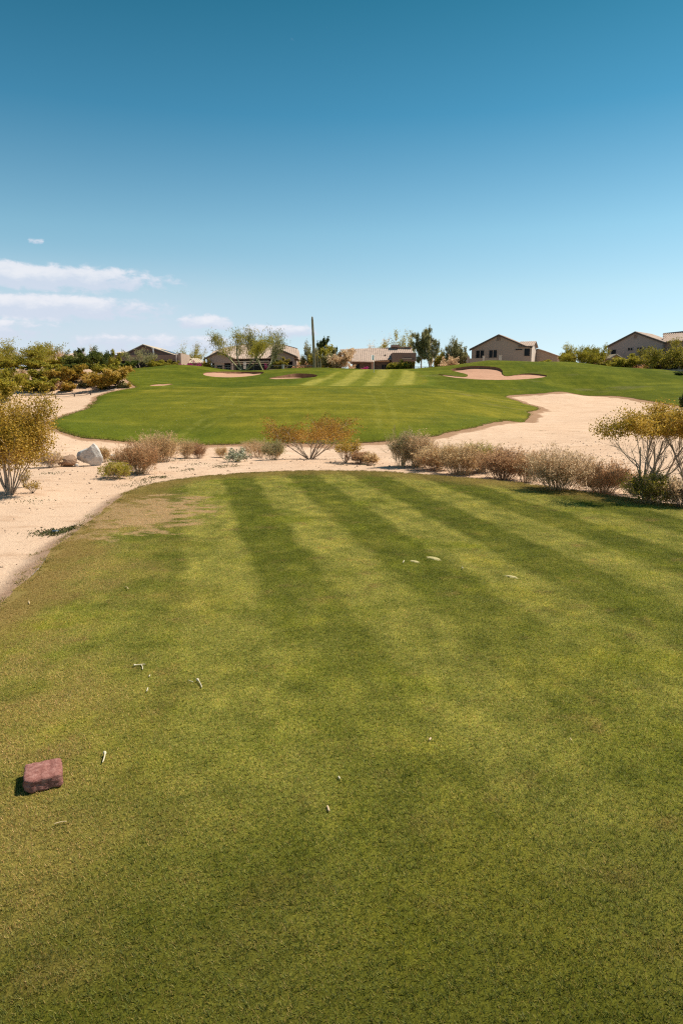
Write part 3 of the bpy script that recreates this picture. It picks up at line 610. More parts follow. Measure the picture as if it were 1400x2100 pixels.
m = MB(); m.prism([(hx(481), hz(743.5)), (hx(553), hz(743)), (hx(553), hz(740)), (hx(520), hz(740.8)), (hx(481), hz(741.2))], -.6, -.5); m.prism([(hx(481), hz(747.2)), (hx(552), hz(746.5)), (hx(552), hz(744)), (hx(481), hz(745))], -.1, 0); m.build('awning', M_AWN, h)
m = MB(); m.box(hx(500.5), hx(506), -1.0, -.85, hz(757), hz(744)); m.build('blind', M_WHITE, h)
# --- long low roof right of the cactus
o_, hx, hz = house_frame(775, 757, 152)
h = thing('house', 'brown house under one long plain tiled roof with a square parapet block', 'house', o_)
def rq(px, py): z = hz(py); return (hx(px), (z - hz(742)) / .42, z)
m = MB(); fr = [rq(721, 741.5), rq(767, 742.6), rq(768, 740), rq(803, 737.5), rq(852, 735), rq(850, 708), rq(697, 713.8)]
ribbed(m, fr, (1, 0, 0), (0, 1, .42)); yr = rq(770, 711)[1]; bk = [(x, 2 * yr - y, z) for x, y, z in fr]; m.face(list(reversed(bk))); m.face([fr[6], bk[6], bk[0], fr[0]]); m.face([fr[4], bk[4], bk[5], fr[5]])
rf = m.build('roof', M_TILE, h)
m = MB(); m.box(hx(806), hx(823), yr - 1, yr + 1, hz(709), hz(704.5)); m.build('chimney', M_PINK, rf)
m = MB(); x, y, z = rq(791, 729); m.tube((x, y, z - .1), (x, y - .1, z + .3), .2); m.build('roof_vent', M_TRIM, rf)
m = MB(); m.box(hx(724), hx(803), 2.6, 2 * yr - 2.6, -3, hz(741)); m.build('wall', M_STUCCO_BROWN, h)
m = MB(); m.box(hx(803), hx(824.5), -1.6, 9, -3, hz(725)); m.box(hx(824.5), hx(851), -1.6, 9, hz(739), hz(725.2)); m.box(hx(824.5), hx(851), .8, 9, -3, hz(739) - .01); m.box(hx(824.5), hx(851), -1.9, -1.6, hz(742), hz(738.6)); m.build('parapet_wall', M_STUCCO_BROWN, h)
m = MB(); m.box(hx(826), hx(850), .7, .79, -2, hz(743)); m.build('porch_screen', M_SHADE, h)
m = MB(); m.box(hx(822), hx(842), -2.0, -1.85, hz(737.8), hz(736.4)); m.build('awning', M_AWN, h)
m = MB(); m.box(hx(761), hx(767), .2, .8, -3, hz(745)); m.box(hx(760.5), hx(767.5), .1, .9, hz(745), hz(743.6)); m.build('pillar', M_PINK, h)
window(h, hx(729), hx(737), hz(756), hz(746), 2.6, 1, M_STUCCO_BROWN); window(h, hx(784), hx(793), hz(758), hz(747.5), 2.6, 2, M_STUCCO_BROWN)

# --- beige gable on the mound
o_, hx, hz = house_frame(1025, 745, 150, R(-25))
h = thing('house', 'beige two storey house with plain gable and dark double windows above the big bunker', 'house', o_, R(-25))
xl, xa, xr = hx(962), hx(1020), hx(1074); ze, za, zr = hz(716.5), hz(688.8), hz(712)
m = MB(); m.prism([(xl + .45, -3), (hx(1085), -3), (hx(1085), hz(716)), (xr, zr), (xa, za - .05), (xl + .45, ze + .1)], 0, 6.8); m.build('wall', M_STUCCO, h)
m = MB(); gable_roof(m, xl + .2, ze + .1, xa, za, xr - .2, zr, 0, 6.8, .3); rf = m.build('roof', M_TILE_DARK, h)
m = MB()
for (x0, z0), (x1, z1) in (((xl, ze - .05), (xa, za + .1)), ((xa, za + .1), (xr + .1, zr))): m.prism([(x0, z0 - .26), (x1, z1 - .26), (x1, z1), (x0, z0)], -.37, -.31)
m.build('fascia', M_TRIM, h)
m = MB(); ribbed(m, [(hx(1058), -.35, hz(712.2)), (hx(1088.5), -.35, hz(712.2)), (hx(1089), 2.6, hz(701.5)), (hx(1058), 2.6, hz(701.5))], (1, 0, 0), (0, 2.95, 1.12))
ribbed(m, [(hx(1058), 5.6, hz(712.2)), (hx(1089), 5.6, hz(712.2)), (hx(1089), 2.6, hz(701.5)), (hx(1058), 2.6, hz(701.5))], (1, 0, 0), (0, -3, 1.12)); m.build('cross_roof', M_TILE, h)
m = MB(); i = len(m.v); X = hx(1085) + .02; m.v += [(X, .0, -3), (X, 5.2, -3), (X, 5.2, hz(713)), (X, 2.6, hz(703)), (X, 0, hz(713))]; m.v += [(X + .06, y, z) for _, y, z in m.v[i:]]
m.f += [[4, 3, 2, 1, 0], [5, 6, 7, 8, 9]] + [[j, (j + 1) % 5, 5 + (j + 1) % 5, 5 + j] for j in range(5)]; m.build('side_wall', M_PALE, h)  # sunlit side put into the colour: paler than the front stucco
m = MB(); m.box(hx(1059), hx(1086), -.34, -.02, hz(714), hz(712)); m.build('eave', M_TRIM, h)
m = MB(); m.prism([(hx(1085) + .1, -3), (hx(1127), -3), (hx(1127), hz(729.5)), (hx(1092), hz(716.5)), (hx(1085) + .1, hz(714))], 5.4, 12); m.build('wing_wall', M_STUCCO, h)
m = MB(); v = Vector((hx(1092) - hx(1138), 0, hz(716) - hz(733.5))); ribbed(m, [(hx(1138), 5.0, hz(733.5)), (hx(1138), 12.3, hz(733.5)), (hx(1090), 12.3, hz(715.5)), (hx(1090), 5.0, hz(715.5))], (0, 1, 0), v); m.build('wing_roof', M_TILE_DARK, h)
m = MB(); m.box(hx(1127) + .01, hx(1128), 5.35, 12, -3, hz(731)); m.build('end_wall', M_PALE, h)  # sunlit end painted in as a paler skin over the stucco
window(h, hx(975.5), hx(991.5), hz(733.5), hz(718.5), 0, 2); window(h, hx(1002), hx(1017.5), hz(733.5), hz(718.5), 0, 2)
window(h, hx(1054), hx(1067.5), hz(719.5), hz(717.3), 0, 1); window(h, hx(1071.5), hx(1082), hz(731.5), hz(716.8), 0, 1)
m = MB()
for i in range(6): z = hz(699.5) + i * .15; m.box(hx(1017.3), hx(1022.7), -.07, .0, z, z + .09)
m.box(hx(1016.6), hx(1017.3), -.08, 0, hz(700), hz(691.5)); m.box(hx(1022.7), hx(1023.4), -.08, 0, hz(700), hz(691.5)); m.build('gable_vent', M_STUCCO_BROWN, h)
o_, hx, hz = house_frame(990, 741, 144, R(-14))
h = thing('garden_wall', 'low beige garden wall with pale pillars below the beige gable windows', 'wall', o_, R(-14))
m = MB(); m.box(hx(957), hx(1020), 0, .25, -2, hz(735)); m.build('wall_panel', M_STUCCO, h)
for a, b_, t, mt in ((957, 961, 732.5, M_STUCCO), (988.5, 992.5, 731, M_PALE), (1021, 1026.5, 730, M_PALE)):
    m = MB(); m.box(hx(a), hx(b_), -.15, .4, -2, hz(t)); m.box(hx(a) - .06, hx(b_) + .06, -.21, .46, hz(t), hz(t) + .1); m.build('pillar', mt, h)

# --- grey gable on the far right
o_, hx, hz = house_frame(1300, 765, 146, R(-44))
h = thing('house', 'tall grey gabled house with ribbed hip roof wing beside the dark mesquite', 'house', o_, R(-44))
xl, xa, xr = hx(1241), hx(1296), hx(1351); ze, za, zr = hz(711), hz(683.6), hz(706)
m = MB(); m.prism([(xl + .4, -3), (xr - .4, -3), (xr - .4, zr), (xa, za - .05), (xl + .4, ze + .12)], 0, 9); m.build('wall', M_STUCCO_GREY, h)
m = MB(); gable_roof(m, xl + .2, ze + .1, xa, za, xr - .2, zr, 0, 9, .3); m.build('roof', M_TILE, h)
m = MB()
for (x0, z0), (x1, z1) in (((xl, ze - .02), (xa, za + .1)), ((xa, za + .1), (xr + .1, zr - .02))): m.prism([(x0, z0 - .3), (x1, z1 - .3), (x1, z1), (x0, z0)], -.37, -.31)
m.build('fascia', M_TRIM, h)
m = MB(); e0, e1 = hx(1346), hx(1404); ribbed(m, [(e0, .6, hz(704.5)), (e1, .6, hz(704.5)), (hx(1378), 5.0, hz(684.5)), (hx(1331), 5.0, hz(687))], (1, 0, 0), (0, 4.4, 1.95))
ribbed(m, [(e1, .6, hz(704.5)), (e1, 9.4, hz(704.5)), (hx(1378), 5.0, hz(684.5))], (0, 1, 0), (hx(1378) - e1, 0, hz(684.5) - hz(704.5))); rf = m.build('hip_roof', M_TILE, h)
m = MB(); m.tube((hx(1331), 5, hz(687) + .12), (hx(1378), 5, hz(684.5) + .12), .14); m.tube((hx(1378), 5, hz(684.5) + .12), (e1, .6, hz(704.5) + .12), .14); m.build('ridge_cap', M_TRIM, rf)
m = MB(); m.box(hx(1348), hx(1402), 1.3, 8.6, -3, hz(705)); m.build('wing_wall', M_PINK, h)
m = MB(); m.box(hx(1311), hx(1392), -2.6, -.02, hz(748), hz(743)); m.build('patio_roof', M_STUCCO_GREY, h)
for a, b_, mt in ((1311, 1314, M_STUCCO_GREY), (1333, 1340, M_STUCCO_GREY), (1385.5, 1389, M_PALE)):
    m = MB(); m.box(hx(a), hx(b_), -2.5, -2.1, -3, hz(748) - .01); m.build('post', mt, h)
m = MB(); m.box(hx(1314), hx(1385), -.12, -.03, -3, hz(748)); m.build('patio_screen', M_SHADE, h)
window(h, hx(1252.5), hx(1261.5), hz(729), hz(716.5), 0, 1, M_STUCCO_GREY)
for a, b_ in ((1284.5, 1293), (1302, 1310.5), (1321, 1329)): window(h, hx(a), hx(b_), hz(719.5), hz(714.3), 0, 2, M_STUCCO_GREY)
m = MB()
for i in range(5): z = hz(695.5) + i * .15; m.box(hx(1294), hx(1300), -.07, 0, z, z + .09)
m.build('gable_vent', M_STUCCO_BROWN, h)
o_, hx, hz = house_frame(1262, 745, 141)
h = thing('gazebo', 'small pitched pale roof on posts peeking over the shrubs beside the grey gable', 'gazebo', o_)
m = MB(); gable_roof(m, hx(1249), hz(735.5), hx(1261), hz(728), hx(1273), hz(735), 0, 3, .2); m.build('roof', M_TILE_TAN, h)
for a in (1251, 1271):
    for yy in (.2, 2.7): m = MB(); m.box(hx(a) - .1, hx(a) + .1, yy, yy + .2, -2, hz(735.6)); m.build('post', M_STUCCO, h)
m = MB(); m.box(hx(1250), hx(1272), 2.0, 2.2, -2, hz(736.5)); m.build('wall', M_STUCCO, h)
# far house behind the shrubs between the two right hand houses
o_, hx, hz = house_frame(1238, 740, 175)
h = thing('house', 'distant house corner with pink tiled roof between shrubs and the grey gable', 'house', o_)
m = MB(); m.box(hx(1232), hx(1250), 0, 6, -3, hz(734)); m.build('wall', M_PINK, h)
m = MB(); ribbed(m, [(hx(1229), -.5, hz(733)), (hx(1252), -.5, hz(733)), (hx(1252), 4, hz(723)), (hx(1233), 4, hz(723))], (1, 0, 0), (0, 4.5, 1.2)); m.build('roof', M_TILE, h)

# ------------------------------------------------------------------ fences, walls, flag, posts
def rail_fence(label, pts, posts, top, group=None):
    """pts: (px, Y) ends; thin iron rails between posts at the listed pixels"""
    (pa, Ya), (pb, Yb) = pts
    P = lambda px: (lambda t: at_depth(px, 750, Ya + (Yb - Ya) * t)[:2])((px - pa) / (pb - pa))
    x0, y0 = P(pa); o = thing('iron_fence', label, 'fence', (x0, y0, 0), 0, group)
    zt = lambda px: at_depth(px, top, P(px)[1])[2]
    for px in posts:
        x, y = P(px); mb = MB(); mb.tube((x - x0, y - y0, zg(x, y) - .4), (x - x0, y - y0, zt(px) + .05), .06); mb.build('post', M_IRON, o)
    for dz_ in (0, -1.0):
        mb = MB(); a, b = P(pa), P(pb); mb.tube((0, 0, zt(pa) + dz_), (b[0] - x0, b[1] - y0, zt(pb) + dz_), .055); mb.build('rail', M_IRON, o)
    mb = MB(); n = int(abs(pb - pa) * .75)
    for i in range(1, n):
        px = pa + (pb - pa) * i / n; x, y = P(px); mb.tube((x - x0, y - y0, zt(px) - 1.05), (x - x0, y - y0, zt(px)), .012, sides=3)
    b_ = mb.build('pickets', M_IRON, o); b_['kind'] = 'stuff'
rail_fence('long thin grey rail fence in front of the twin gable patios', ((436, 140), (643, 139)), (441, 468, 493, 520, 548, 607, 641), 749.2)
rail_fence('short grey rail fence at the foot of the drooping tree', ((846, 139), (886, 138)), (848, 858, 871, 884), 752.5)
rail_fence('dark rail fence on the pink wall at the far right', ((1308, 134), (1406, 131)), (1312, 1335, 1362, 1388, 1404), 757.3)
def block(name, label, cat, px0, px1, top, Y, mat, dep=.4, cap=True, y2=None):
    a, b = at_depth(px0, top, Y), at_depth(px1, top, y2 or Y)
    o = thing(name, label, cat, (a[0], a[1], a[2])); dxx, dyy = b[0] - a[0], b[1] - a[1]; L = math.hypot(dxx, dyy); o.rotation_euler = (0, 0, math.atan2(dyy, dxx))
    mb = MB(); mb.box(0, L, 0, dep, -2.4, -.12 if cap else 0); mb.build('wall_body', mat, o)
    if cap: mb = MB(); mb.box(-.05, L + .05, -.05, dep + .05, -.12, 0); mb.build('coping', M_PALE, o)
block('gate_pillar', 'square cream pillar in front of the right hand patio gable', 'pillar', 578, 582.5, 747.5, 138, M_PALE)
block('garden_wall', 'low pink wall behind the grey rail fence beside the cream pillar', 'wall', 552, 568, 757, 141, M_PINK, .25)
block('garden_wall', 'long low pink block wall at the far right under the dark mesquite', 'wall', 1318, 1420, 759.5, 135, M_PINK, .3, True, 132)
block('garden_wall', 'low pale wall along the terrace with red chairs', 'wall', 718, 790, 757.2, 141, M_PALE, .25)
# flag
x, y, _ = at_depth(766.5, 757, 120); z = zg(x, y); t = at_depth(766, 728, 120)[2]
o = thing('flagstick', 'thin flagstick with pale flag on the striped green', 'flag', (x, y, z))
m = MB(); m.tube((0, 0, -.1), (0, 0, t - z), .035, .028); m.build('pole', M_WHITE, o)
m = MB(); n = 6; fl = [(-.45 * i / n, .06 * math.sin(i * 1.3), 0) for i in range(n + 1)]
for (a, b, _), (c, d, _) in zip(fl, fl[1:]): m.face([(a, b, t - z - .85), (c, d, t - z - .85), (c, d, t - z - .02), (a, b, t - z - .02)]); m.face([(a, b + .012, t - z - .85), (a, b + .012, t - z - .02), (c, d + .012, t - z - .02), (c, d + .012, t - z - .85)])
m.build('flag_cloth', foliage('flag_cloth', [(.82, .85, .88), (.86, .88, .9)], .75), o)
# rope barrier on the desert track
o = None; rope = []
for px, py, tp in ((115, 818, 811), (153, 813.5, 808.5), (186.5, 810.5, 805.5)):
    x, y = hit(px, py); z = zg(x, y); hgt = at_depth(px, tp, y)[2] - z
    if o is None: o = thing('rope_barrier', 'three short dark stakes carrying a sagging rope across the desert track', 'barrier', (x, y, z)); O0 = Vector((x, y, z))
    v = Vector((x, y, z)) - O0
    m = MB(); m.tube(v - Vector((0, 0, .2)), v + Vector((.02, 0, hgt)), .07, .06); m.build('stake', M_TRIM, o); rope.append(v + Vector((0, 0, hgt * .75)))
x, y = hit(60, 823); rope.insert(0, Vector((x, y, zg(x, y) + .25)) - O0); x, y = hit(240, 800); rope.append(Vector((x, y, zg(x, y) + .2)) - O0)
m = MB()
for a, b in zip(rope, rope[1:]):
    pr = a
    for i in range(1, 7):
        t = i / 6; c = a.lerp(b, t) - Vector((0, 0, .12 * math.sin(math.pi * t))); m.tube(pr, c, .03, sides=4); pr = c
m.build('rope', plain('rope', (.25, .21, .18)), o)
# curved kerb line of the track
m = MB(); pr = None
for px, py in ((45, 811.5), (80, 811.3), (120, 810), (160, 808), (200, 805), (235, 800.5)):
    x, y = hit(px, py); c = Vector((x, y, zg(x, y) + .06))
    if pr is not None:
        for i in range(5): m.tube(pr.lerp(c, i / 5), pr.lerp(c, (i + 1) / 5), .09, sides=5)
    pr = c
o = m.build('track_kerb', plain('kerb', (.21, .165, .135), .15)); tag(o, 'low grey kerb curving along the far side of the desert track', 'kerb', None, 'thing')

# ------------------------------------------------------------------ plants
def bark(name, c): return plain(name, c, .3, 6, .9, .1)
M_TWIG_GREY = bark('grey_twig', (.42, .33, .25)); M_TWIG_DARK = bark('dark_twig', (.10, .075, .058)); M_TWIG_TAN = bark('tan_twig', (.52, .36, .20)); M_BARK_PALE = bark('pale_green_bark', (.34, .31, .18))
M_TWIG_RED = bark('russet_twig', (.42, .255, .15)); M_STRAW = bark('straw_twig', (.62, .46, .26))
F_GOLD = foliage('creosote_leaf', [(.16, .13, .014), (.30, .21, .024), (.45, .285, .038), (.58, .375, .065), (.70, .52, .20)], .5)
F_RUST = foliage('rust_leaf', [(.15, .10, .016), (.31, .18, .028), (.48, .26, .042), (.60, .38, .09)])
F_OLIVE = foliage('olive_leaf', [(.13, .12, .018), (.22, .195, .026), (.33, .265, .034), (.44, .33, .046)])
F_YELLOW = foliage('palo_verde_leaf', [(.16, .15, .018), (.30, .265, .030), (.42, .35, .040), (.54, .44, .065)])
F_GREEN = foliage('green_leaf', [(.045, .062, .014), (.085, .11, .022), (.14, .165, .028), (.22, .215, .036)])
F_PINE = foliage('dark_needle', [(.045, .062, .018), (.085, .11, .03), (.14, .165, .045)])
F_SAGE = foliage('grey_green_leaf', [(.14, .14, .055), (.24, .23, .095), (.36, .32, .14), (.46, .41, .21)])
F_DRY = foliage('dry_leaf', [(.42, .26, .11), (.60, .41, .20), (.72, .53, .29), (.80, .63, .39)], .6)
F_RUSSET = foliage('russet_leaf', [(.38, .21, .105), (.56, .33, .17), (.70, .47, .27)], .6)
F_ASH = foliage('ash_leaf', [(.52, .35, .20), (.68, .49, .30), (.80, .62, .42)], .6)
F_BRITTLE = foliage('brittlebush_leaf', [(.16, .18, .09), (.36, .37, .24), (.52, .51, .38), (.55, .40, .08)], .15)
F_WEED = foliage('weed_leaf', [(.05, .06, .018), (.10, .11, .03), (.16, .13, .05)], .2)

def prisms(S):
    """segments (n,8: p0 r0 p1 r1) -> three sided tapered sticks"""
    S = np.asarray(S, float); p0, r0, p1, r1 = S[:, 0:3], S[:, 3:4], S[:, 4:7], S[:, 7:8]
    d = p1 - p0; d /= np.linalg.norm(d, axis=1, keepdims=True) + 1e-9
    ref = np.where(np.abs(d[:, 2:3]) < .9, [[0, 0, 1.0]], [[1.0, 0, 0]]); u = np.cross(d, ref); u /= np.linalg.norm(u, axis=1, keepdims=True); v = np.cross(d, u)
    ring = [(math.cos(a), math.sin(a)) for a in (0, 2.0944, 4.18879)]
    V = np.stack([p0 + (u * c + v * s) * r0 for c, s in ring] + [p1 + (u * c + v * s) * r1 for c, s in ring], 1).reshape(-1, 3)
    b = np.arange(len(S))[:, None] * 6
    Fq = np.concatenate([b + np.array([[0, 1, 4, 3]]), b + np.array([[1, 2, 5, 4]]), b + np.array([[2, 0, 3, 5]])])
    return V, Fq
def leaves(P, L, W, rg, up=0.0):
    """one lozenge per point, random turn; up > 0 makes them hang or stand"""
    n = len(P); a = rg.normal(size=(n, 3)); a[:, 2] += up; a /= np.linalg.norm(a, axis=1, keepdims=True)
    b = np.cross(a, rg.normal(size=(n, 3))); b /= np.linalg.norm(b, axis=1, keepdims=True) + 1e-9
    s = rg.uniform(.6, 1.35, (n, 1)); a, b = a * L * .5 * s, b * W * .5 * s
    V = np.stack([P - a, P + b, P + a, P - b], 1).reshape(-1, 3)
    return V, np.arange(4 * n).reshape(-1, 4)
def grow(seed, stems, lean, levels, kids, ratio, ang, wob, trop, bare=.35, r0=.02):
    """unit-size branching skeleton: segments and tip points"""
    rd = random.Random(seed); S, T = [], []
    def branch(p, d, L, r, lev):
        n = 4 if lev == 0 else 3; at = []
        for i in range(n):
            d = (d + Vector((rd.gauss(0, wob), rd.gauss(0, wob), rd.gauss(0, wob) + trop[min(lev, len(trop) - 1)]))).normalized()
            q_ = p + d * (L / n); r2 = r * (.8 if lev else .86); S.append((*p, r, *q_, r2)); at.append((p, q_, d, r2)); p, r = q_, r2
        if lev >= levels - 1:
            for a, b, d_, _ in at: T.append(tuple(a.lerp(b, rd.random()))); T.append(tuple(b))
            return
        for k in range(kids[min(lev, len(kids) - 1)]):
            t = bare + (1 - bare) * (k + rd.random()) / kids[min(lev, len(kids) - 1)] if lev == 0 else .15 + .85 * rd.random()
            a, b, d_, r2 = at[min(n - 1, int(t * n))]; pt = a.lerp(b, (t * n) % 1)
            ax = Vector((rd.gauss(0, 1), rd.gauss(0, 1), rd.gauss(0, .6))).normalized(); nd = (d_ + ax * math.tan(ang) * rd.uniform(.5, 1.2)).normalized()
            branch(pt, nd, L * ratio * rd.uniform(.7, 1.25), r2 * .62, lev + 1)
    for i in range(stems):
        a = 2 * math.pi * (i + rd.random() * .8) / stems; l = lean * rd.uniform(.35, 1.1)
        branch(Vector((math.cos(a) * .03 * (stems > 1), math.sin(a) * .03 * (stems > 1), 0)), Vector((math.cos(a) * math.sin(l), math.sin(a) * math.sin(l), math.cos(l))), rd.uniform(.75, 1.1), r0, 0)
    return np.array(S), np.array(T)
def plant(name, label, cat, group, loc, width, height, S, T, nleaf, leafL, leafW, mleaf, mstem, seed, sig=.05, part=('stems', 'foliage'), up=0.0, wmul=1.0, depth=1.0, zsq=1.0):
    """fit the skeleton to its real size and hang the leaves on its tips"""
    rg = np.random.default_rng(seed); S = S.copy(); T = T.copy()
    allp = np.concatenate([T, S[:, 4:7]]); lo, hi = np.percentile(allp, .7, 0), np.percentile(allp, 99.3, 0)
    sx = width / max(hi[0] - lo[0], 1e-3); sy = width * depth / max(hi[1] - lo[1], 1e-3); sz = height / max(hi[2], 1e-3); cx = (hi[0] + lo[0]) / 2 * sx
    sc_ = np.array([sx, sy, sz]); S[:, 0:3] *= sc_; S[:, 4:7] *= sc_; T *= sc_; rr = (sx + sz) / 2 * wmul; S[:, 3] *= rr; S[:, 7] *= rr
    bend = lambda z: cx * np.clip(z / height, 0, 1)                         # keep the crown over its spot
    S[:, 0] -= bend(S[:, 2]); S[:, 4] -= bend(S[:, 6]); T[:, 0] -= bend(T[:, 2])
    o = thing(name, label, cat, loc, 0, group)
    V, Fq = prisms(S); link(part[0], np_mesh(part[0], V, Fq), mstem, o)
    if nleaf:
        Pq = T[rg.integers(0, len(T), nleaf)] + rg.normal(size=(nleaf, 3)) * np.array([sig * width, sig * width, sig * height * zsq]); Pq[:, 2] = np.maximum(Pq[:, 2], .01)
        V, Fq = leaves(Pq, leafL, leafW, rg, up)
        cl = np.clip(rg.normal(.5, .2, nleaf) + .28 * vnoise(Pq[:, 0] * 4 / width, Pq[:, 2] * 4 / width, seed), 0, 1)
        link(part[1], np_mesh(part[1], V, Fq, {'rnd': ('FACE', cl)}), mleaf, o)
    return o
def broom(seed, n1, n2, n3, lean, r=.004, curve=.25):
    """dry desert bush: a dense fan of fine stems; unit height"""
    rg = np.random.default_rng(seed)
    def unit(v): return v / (np.linalg.norm(v, axis=1, keepdims=True) + 1e-9)
    a = rg.uniform(0, 2 * math.pi, n1); th = lean * np.sqrt(rg.uniform(.02, 1, n1))
    d = np.c_[np.cos(a) * np.sin(th), np.sin(a) * np.sin(th), np.cos(th)]; p = np.c_[np.cos(a), np.sin(a), 0 * a] * (rg.uniform(0, .42, n1) * (.35 + th))[:, None]
    L = rg.uniform(.45, .85, n1); out = []; T = []
    def lay(p, d, L, r0, r1):
        m = p + d * (L * .5)[:, None]; d2 = unit(d + rg.normal(size=d.shape) * curve * .5 + [[0, 0, .12]]); e = m + d2 * (L * .5)[:, None]; k = np.full((len(p), 1), 1.0)
        out.append(np.hstack([p, k * r0, m, k * (r0 + r1) / 2])); out.append(np.hstack([m, k * (r0 + r1) / 2, e, k * r1])); return p, m, e, d2
    lv = lay(p, d, L, r, r * .7)
    for nn, lf, r0 in ((n2, .5, .62), (n3, .34, .42)):
        p, m, e, d2 = lv; i = rg.integers(0, len(p), len(p) * nn); t = rg.uniform(.25, 1, len(i))[:, None]
        s = np.where(t < .5, p[i] + (m[i] - p[i]) * t * 2, m[i] + (e[i] - m[i]) * (t * 2 - 1)); nd = unit(d2[i] + rg.normal(size=(len(i), 3)) * .38)
        lv = lay(s, nd, rg.uniform(.5, 1.2, len(i)) * lf * L.mean(), r * r0, r * r0 * .6); T = lv[2]
    return np.concatenate(out), T
def spot(px, py, Y=None):
    """where a plant stands: seen foot, or a given distance when its foot is hidden"""
    if Y is None: x, y = hit(px, py)
    else: x, y, _ = at_depth(px, py, Y)
    return x, y, zg(x, y)
def size(px, x, y, z, wpx, top):
    k = y / FPX / ray(px, top)[1]; return wpx * k, at_depth(px, top, y)[2] - z
SKEL = {}
def skel(kind, var):
    if (kind, var) not in SKEL:
        s = var * 7 + 3
        SKEL[kind, var] = {
            'creosote': lambda: grow(s, 18, .62, 4, (5, 4, 4), .46, .55, .10, (.05, .04, .02), .40, .012),
            'creotree': lambda: grow(s, 6, .95, 5, (5, 4, 3, 3), .56, .60, .17, (.10, .06, .03), .30, .026),
            'mound': lambda: grow(s, 16, 1.15, 3, (6, 5), .50, .7, .12, (.03, .02), .2, .012),
            'tree': lambda: grow(s, 3, .55, 5, (5, 4, 3, 3), .58, .6, .13, (.05, .04, .0), .35, .03),
            'upright': lambda: grow(s, 1, .12, 5, (9, 5, 3, 2), .40, .8, .08, (.05, .10, .05), .15, .030),
            'vase': lambda: grow(s, 4, .85, 5, (5, 4, 4, 3), .50, .38, .12, (.07, .12, .16), .42, .024),
            'weep': lambda: grow(s, 2, .22, 5, (7, 4, 4, 3), .40, .6, .10, (.04, -.02, -.22, -.45), .25, .024),
            'fan': lambda: grow(s, 9, .95, 4, (6, 5, 4), .5, .5, .12, (.06, .06, .06), .12, .016),
            'dome': lambda: grow(s, 4, .9, 4, (7, 6, 4), .52, .75, .16, (.04, .03, .0), .2, .028)}[kind]()
    return SKEL[kind, var]
G_DRY, G_CREO, G_BANK, G_YARD = 'dry bushes along the sand strip behind the tee', 'creosote bushes around the tee', 'shrubs on the left desert bank', 'trees and shrubs around the houses'
# dry bushes: px, foot py, width px, top py, leaf, stem, lean, name, label
dry = [(212,949,26,919,F_DRY,M_STRAW,.75,'dry_bush','small tan dry bush touching the right side of the white pointed boulder'),
 (240,981,52,948,F_YELLOW,M_STRAW,1.1,'dry_bush','low spiky yellow green tuft, lowest and frontmost of the left sand bushes'),
 (286,972,74,910,F_RUSSET,M_TWIG_TAN,.85,'dry_bush','dense brown dry bush directly behind the spiky yellow green tuft'),
 (327,948,70,891,F_DRY,M_TWIG_TAN,.62,'dry_bush','tall feathery tan dry bush, tallest left of the center creosote'),
 (383,941,34,902,F_DRY,M_TWIG_TAN,.6,'dry_bush','left half of the small pair of dry bushes with thin top plume'),
 (409,940,32,908,F_RUSSET,M_TWIG_RED,.6,'dry_bush','right half of the small pair of dry bushes, the browner one'),
 (453,939,22,917,F_DRY,M_STRAW,.75,'dry_bush','tiny straw coloured bush just left of the pale leafy brittlebush'),
 (528,938,60,902,F_DRY,M_TWIG_TAN,.8,'dry_bush','fuzzy tan dry bush between the brittlebush and the center creosote'),
 (561,943,40,905,F_SAGE,M_STRAW,.75,'dry_bush','thin grey green bush against the left foot of the center creosote'),
 (736,951,42,926,F_RUSSET,M_TWIG_DARK,.95,'dry_bush','low dark russet bush right of the small creosote sprig'),
 (758,952,30,930,F_DRY,M_TWIG_RED,.9,'dry_bush','small orange brown tuft at the right end of the center bushes'),
 (824,957,52,886,F_SAGE,M_STRAW,.48,'broom_bush','tall thin yellow green broom bush, left end of the right hand bush row'),
 (856,958,62,892,F_ASH,M_STRAW,.66,'dry_bush','thin pale grey twiggy bush next to the tall yellow green broom'),
 (893,965,72,918,F_DRY,M_TWIG_RED,.85,'dry_bush','low russet bush between the pale twiggy bush and the tan row'),
 (944,975,76,912,F_DRY,M_TWIG_TAN,.66,'dry_bush','tall tan bush with dark foot in the middle of the right row'),
 (985,969,66,914,F_YELLOW,M_STRAW,.62,'broom_bush','yellow tinged broom bush in the right row behind the tan one'),
 (1030,984,92,921,F_RUSSET,M_TWIG_RED,.78,'dry_bush','big rounded red brown bush, darkest of the right row'),
 (1078,990,52,930,F_RUSSET,M_TWIG_TAN,.62,'dry_bush','upright russet bush at the right flank of the big red brown one'),
 (1142,1004,110,925,F_ASH,M_TWIG_TAN,.8,'dry_bush','wide ash grey twiggy bush with a bare white stick'),
 (1236,1012,104,950,F_RUSSET,M_TWIG_TAN,.95,'dry_bush','wide copper coloured bush left of the leaning creosote trunks'),
 (1334,1034,96,972,F_OLIVE,M_TWIG_TAN,.85,'broom_bush','olive green broom bush growing under the right creosote'),
 (1392,1042,54,982,F_ASH,M_TWIG_DARK,.9,'dry_bush','tangled ash grey twigs at the right picture edge under the creosote'),
 (103,959,44,926,F_ASH,M_TWIG_GREY,.9,'dry_bush','grey dry bush behind the left creosote beside the brown boulder'),
 (245,951,30,930,F_ASH,M_TWIG_DARK,.9,'dry_bush','small grey twiggy clump around the little white rock')]
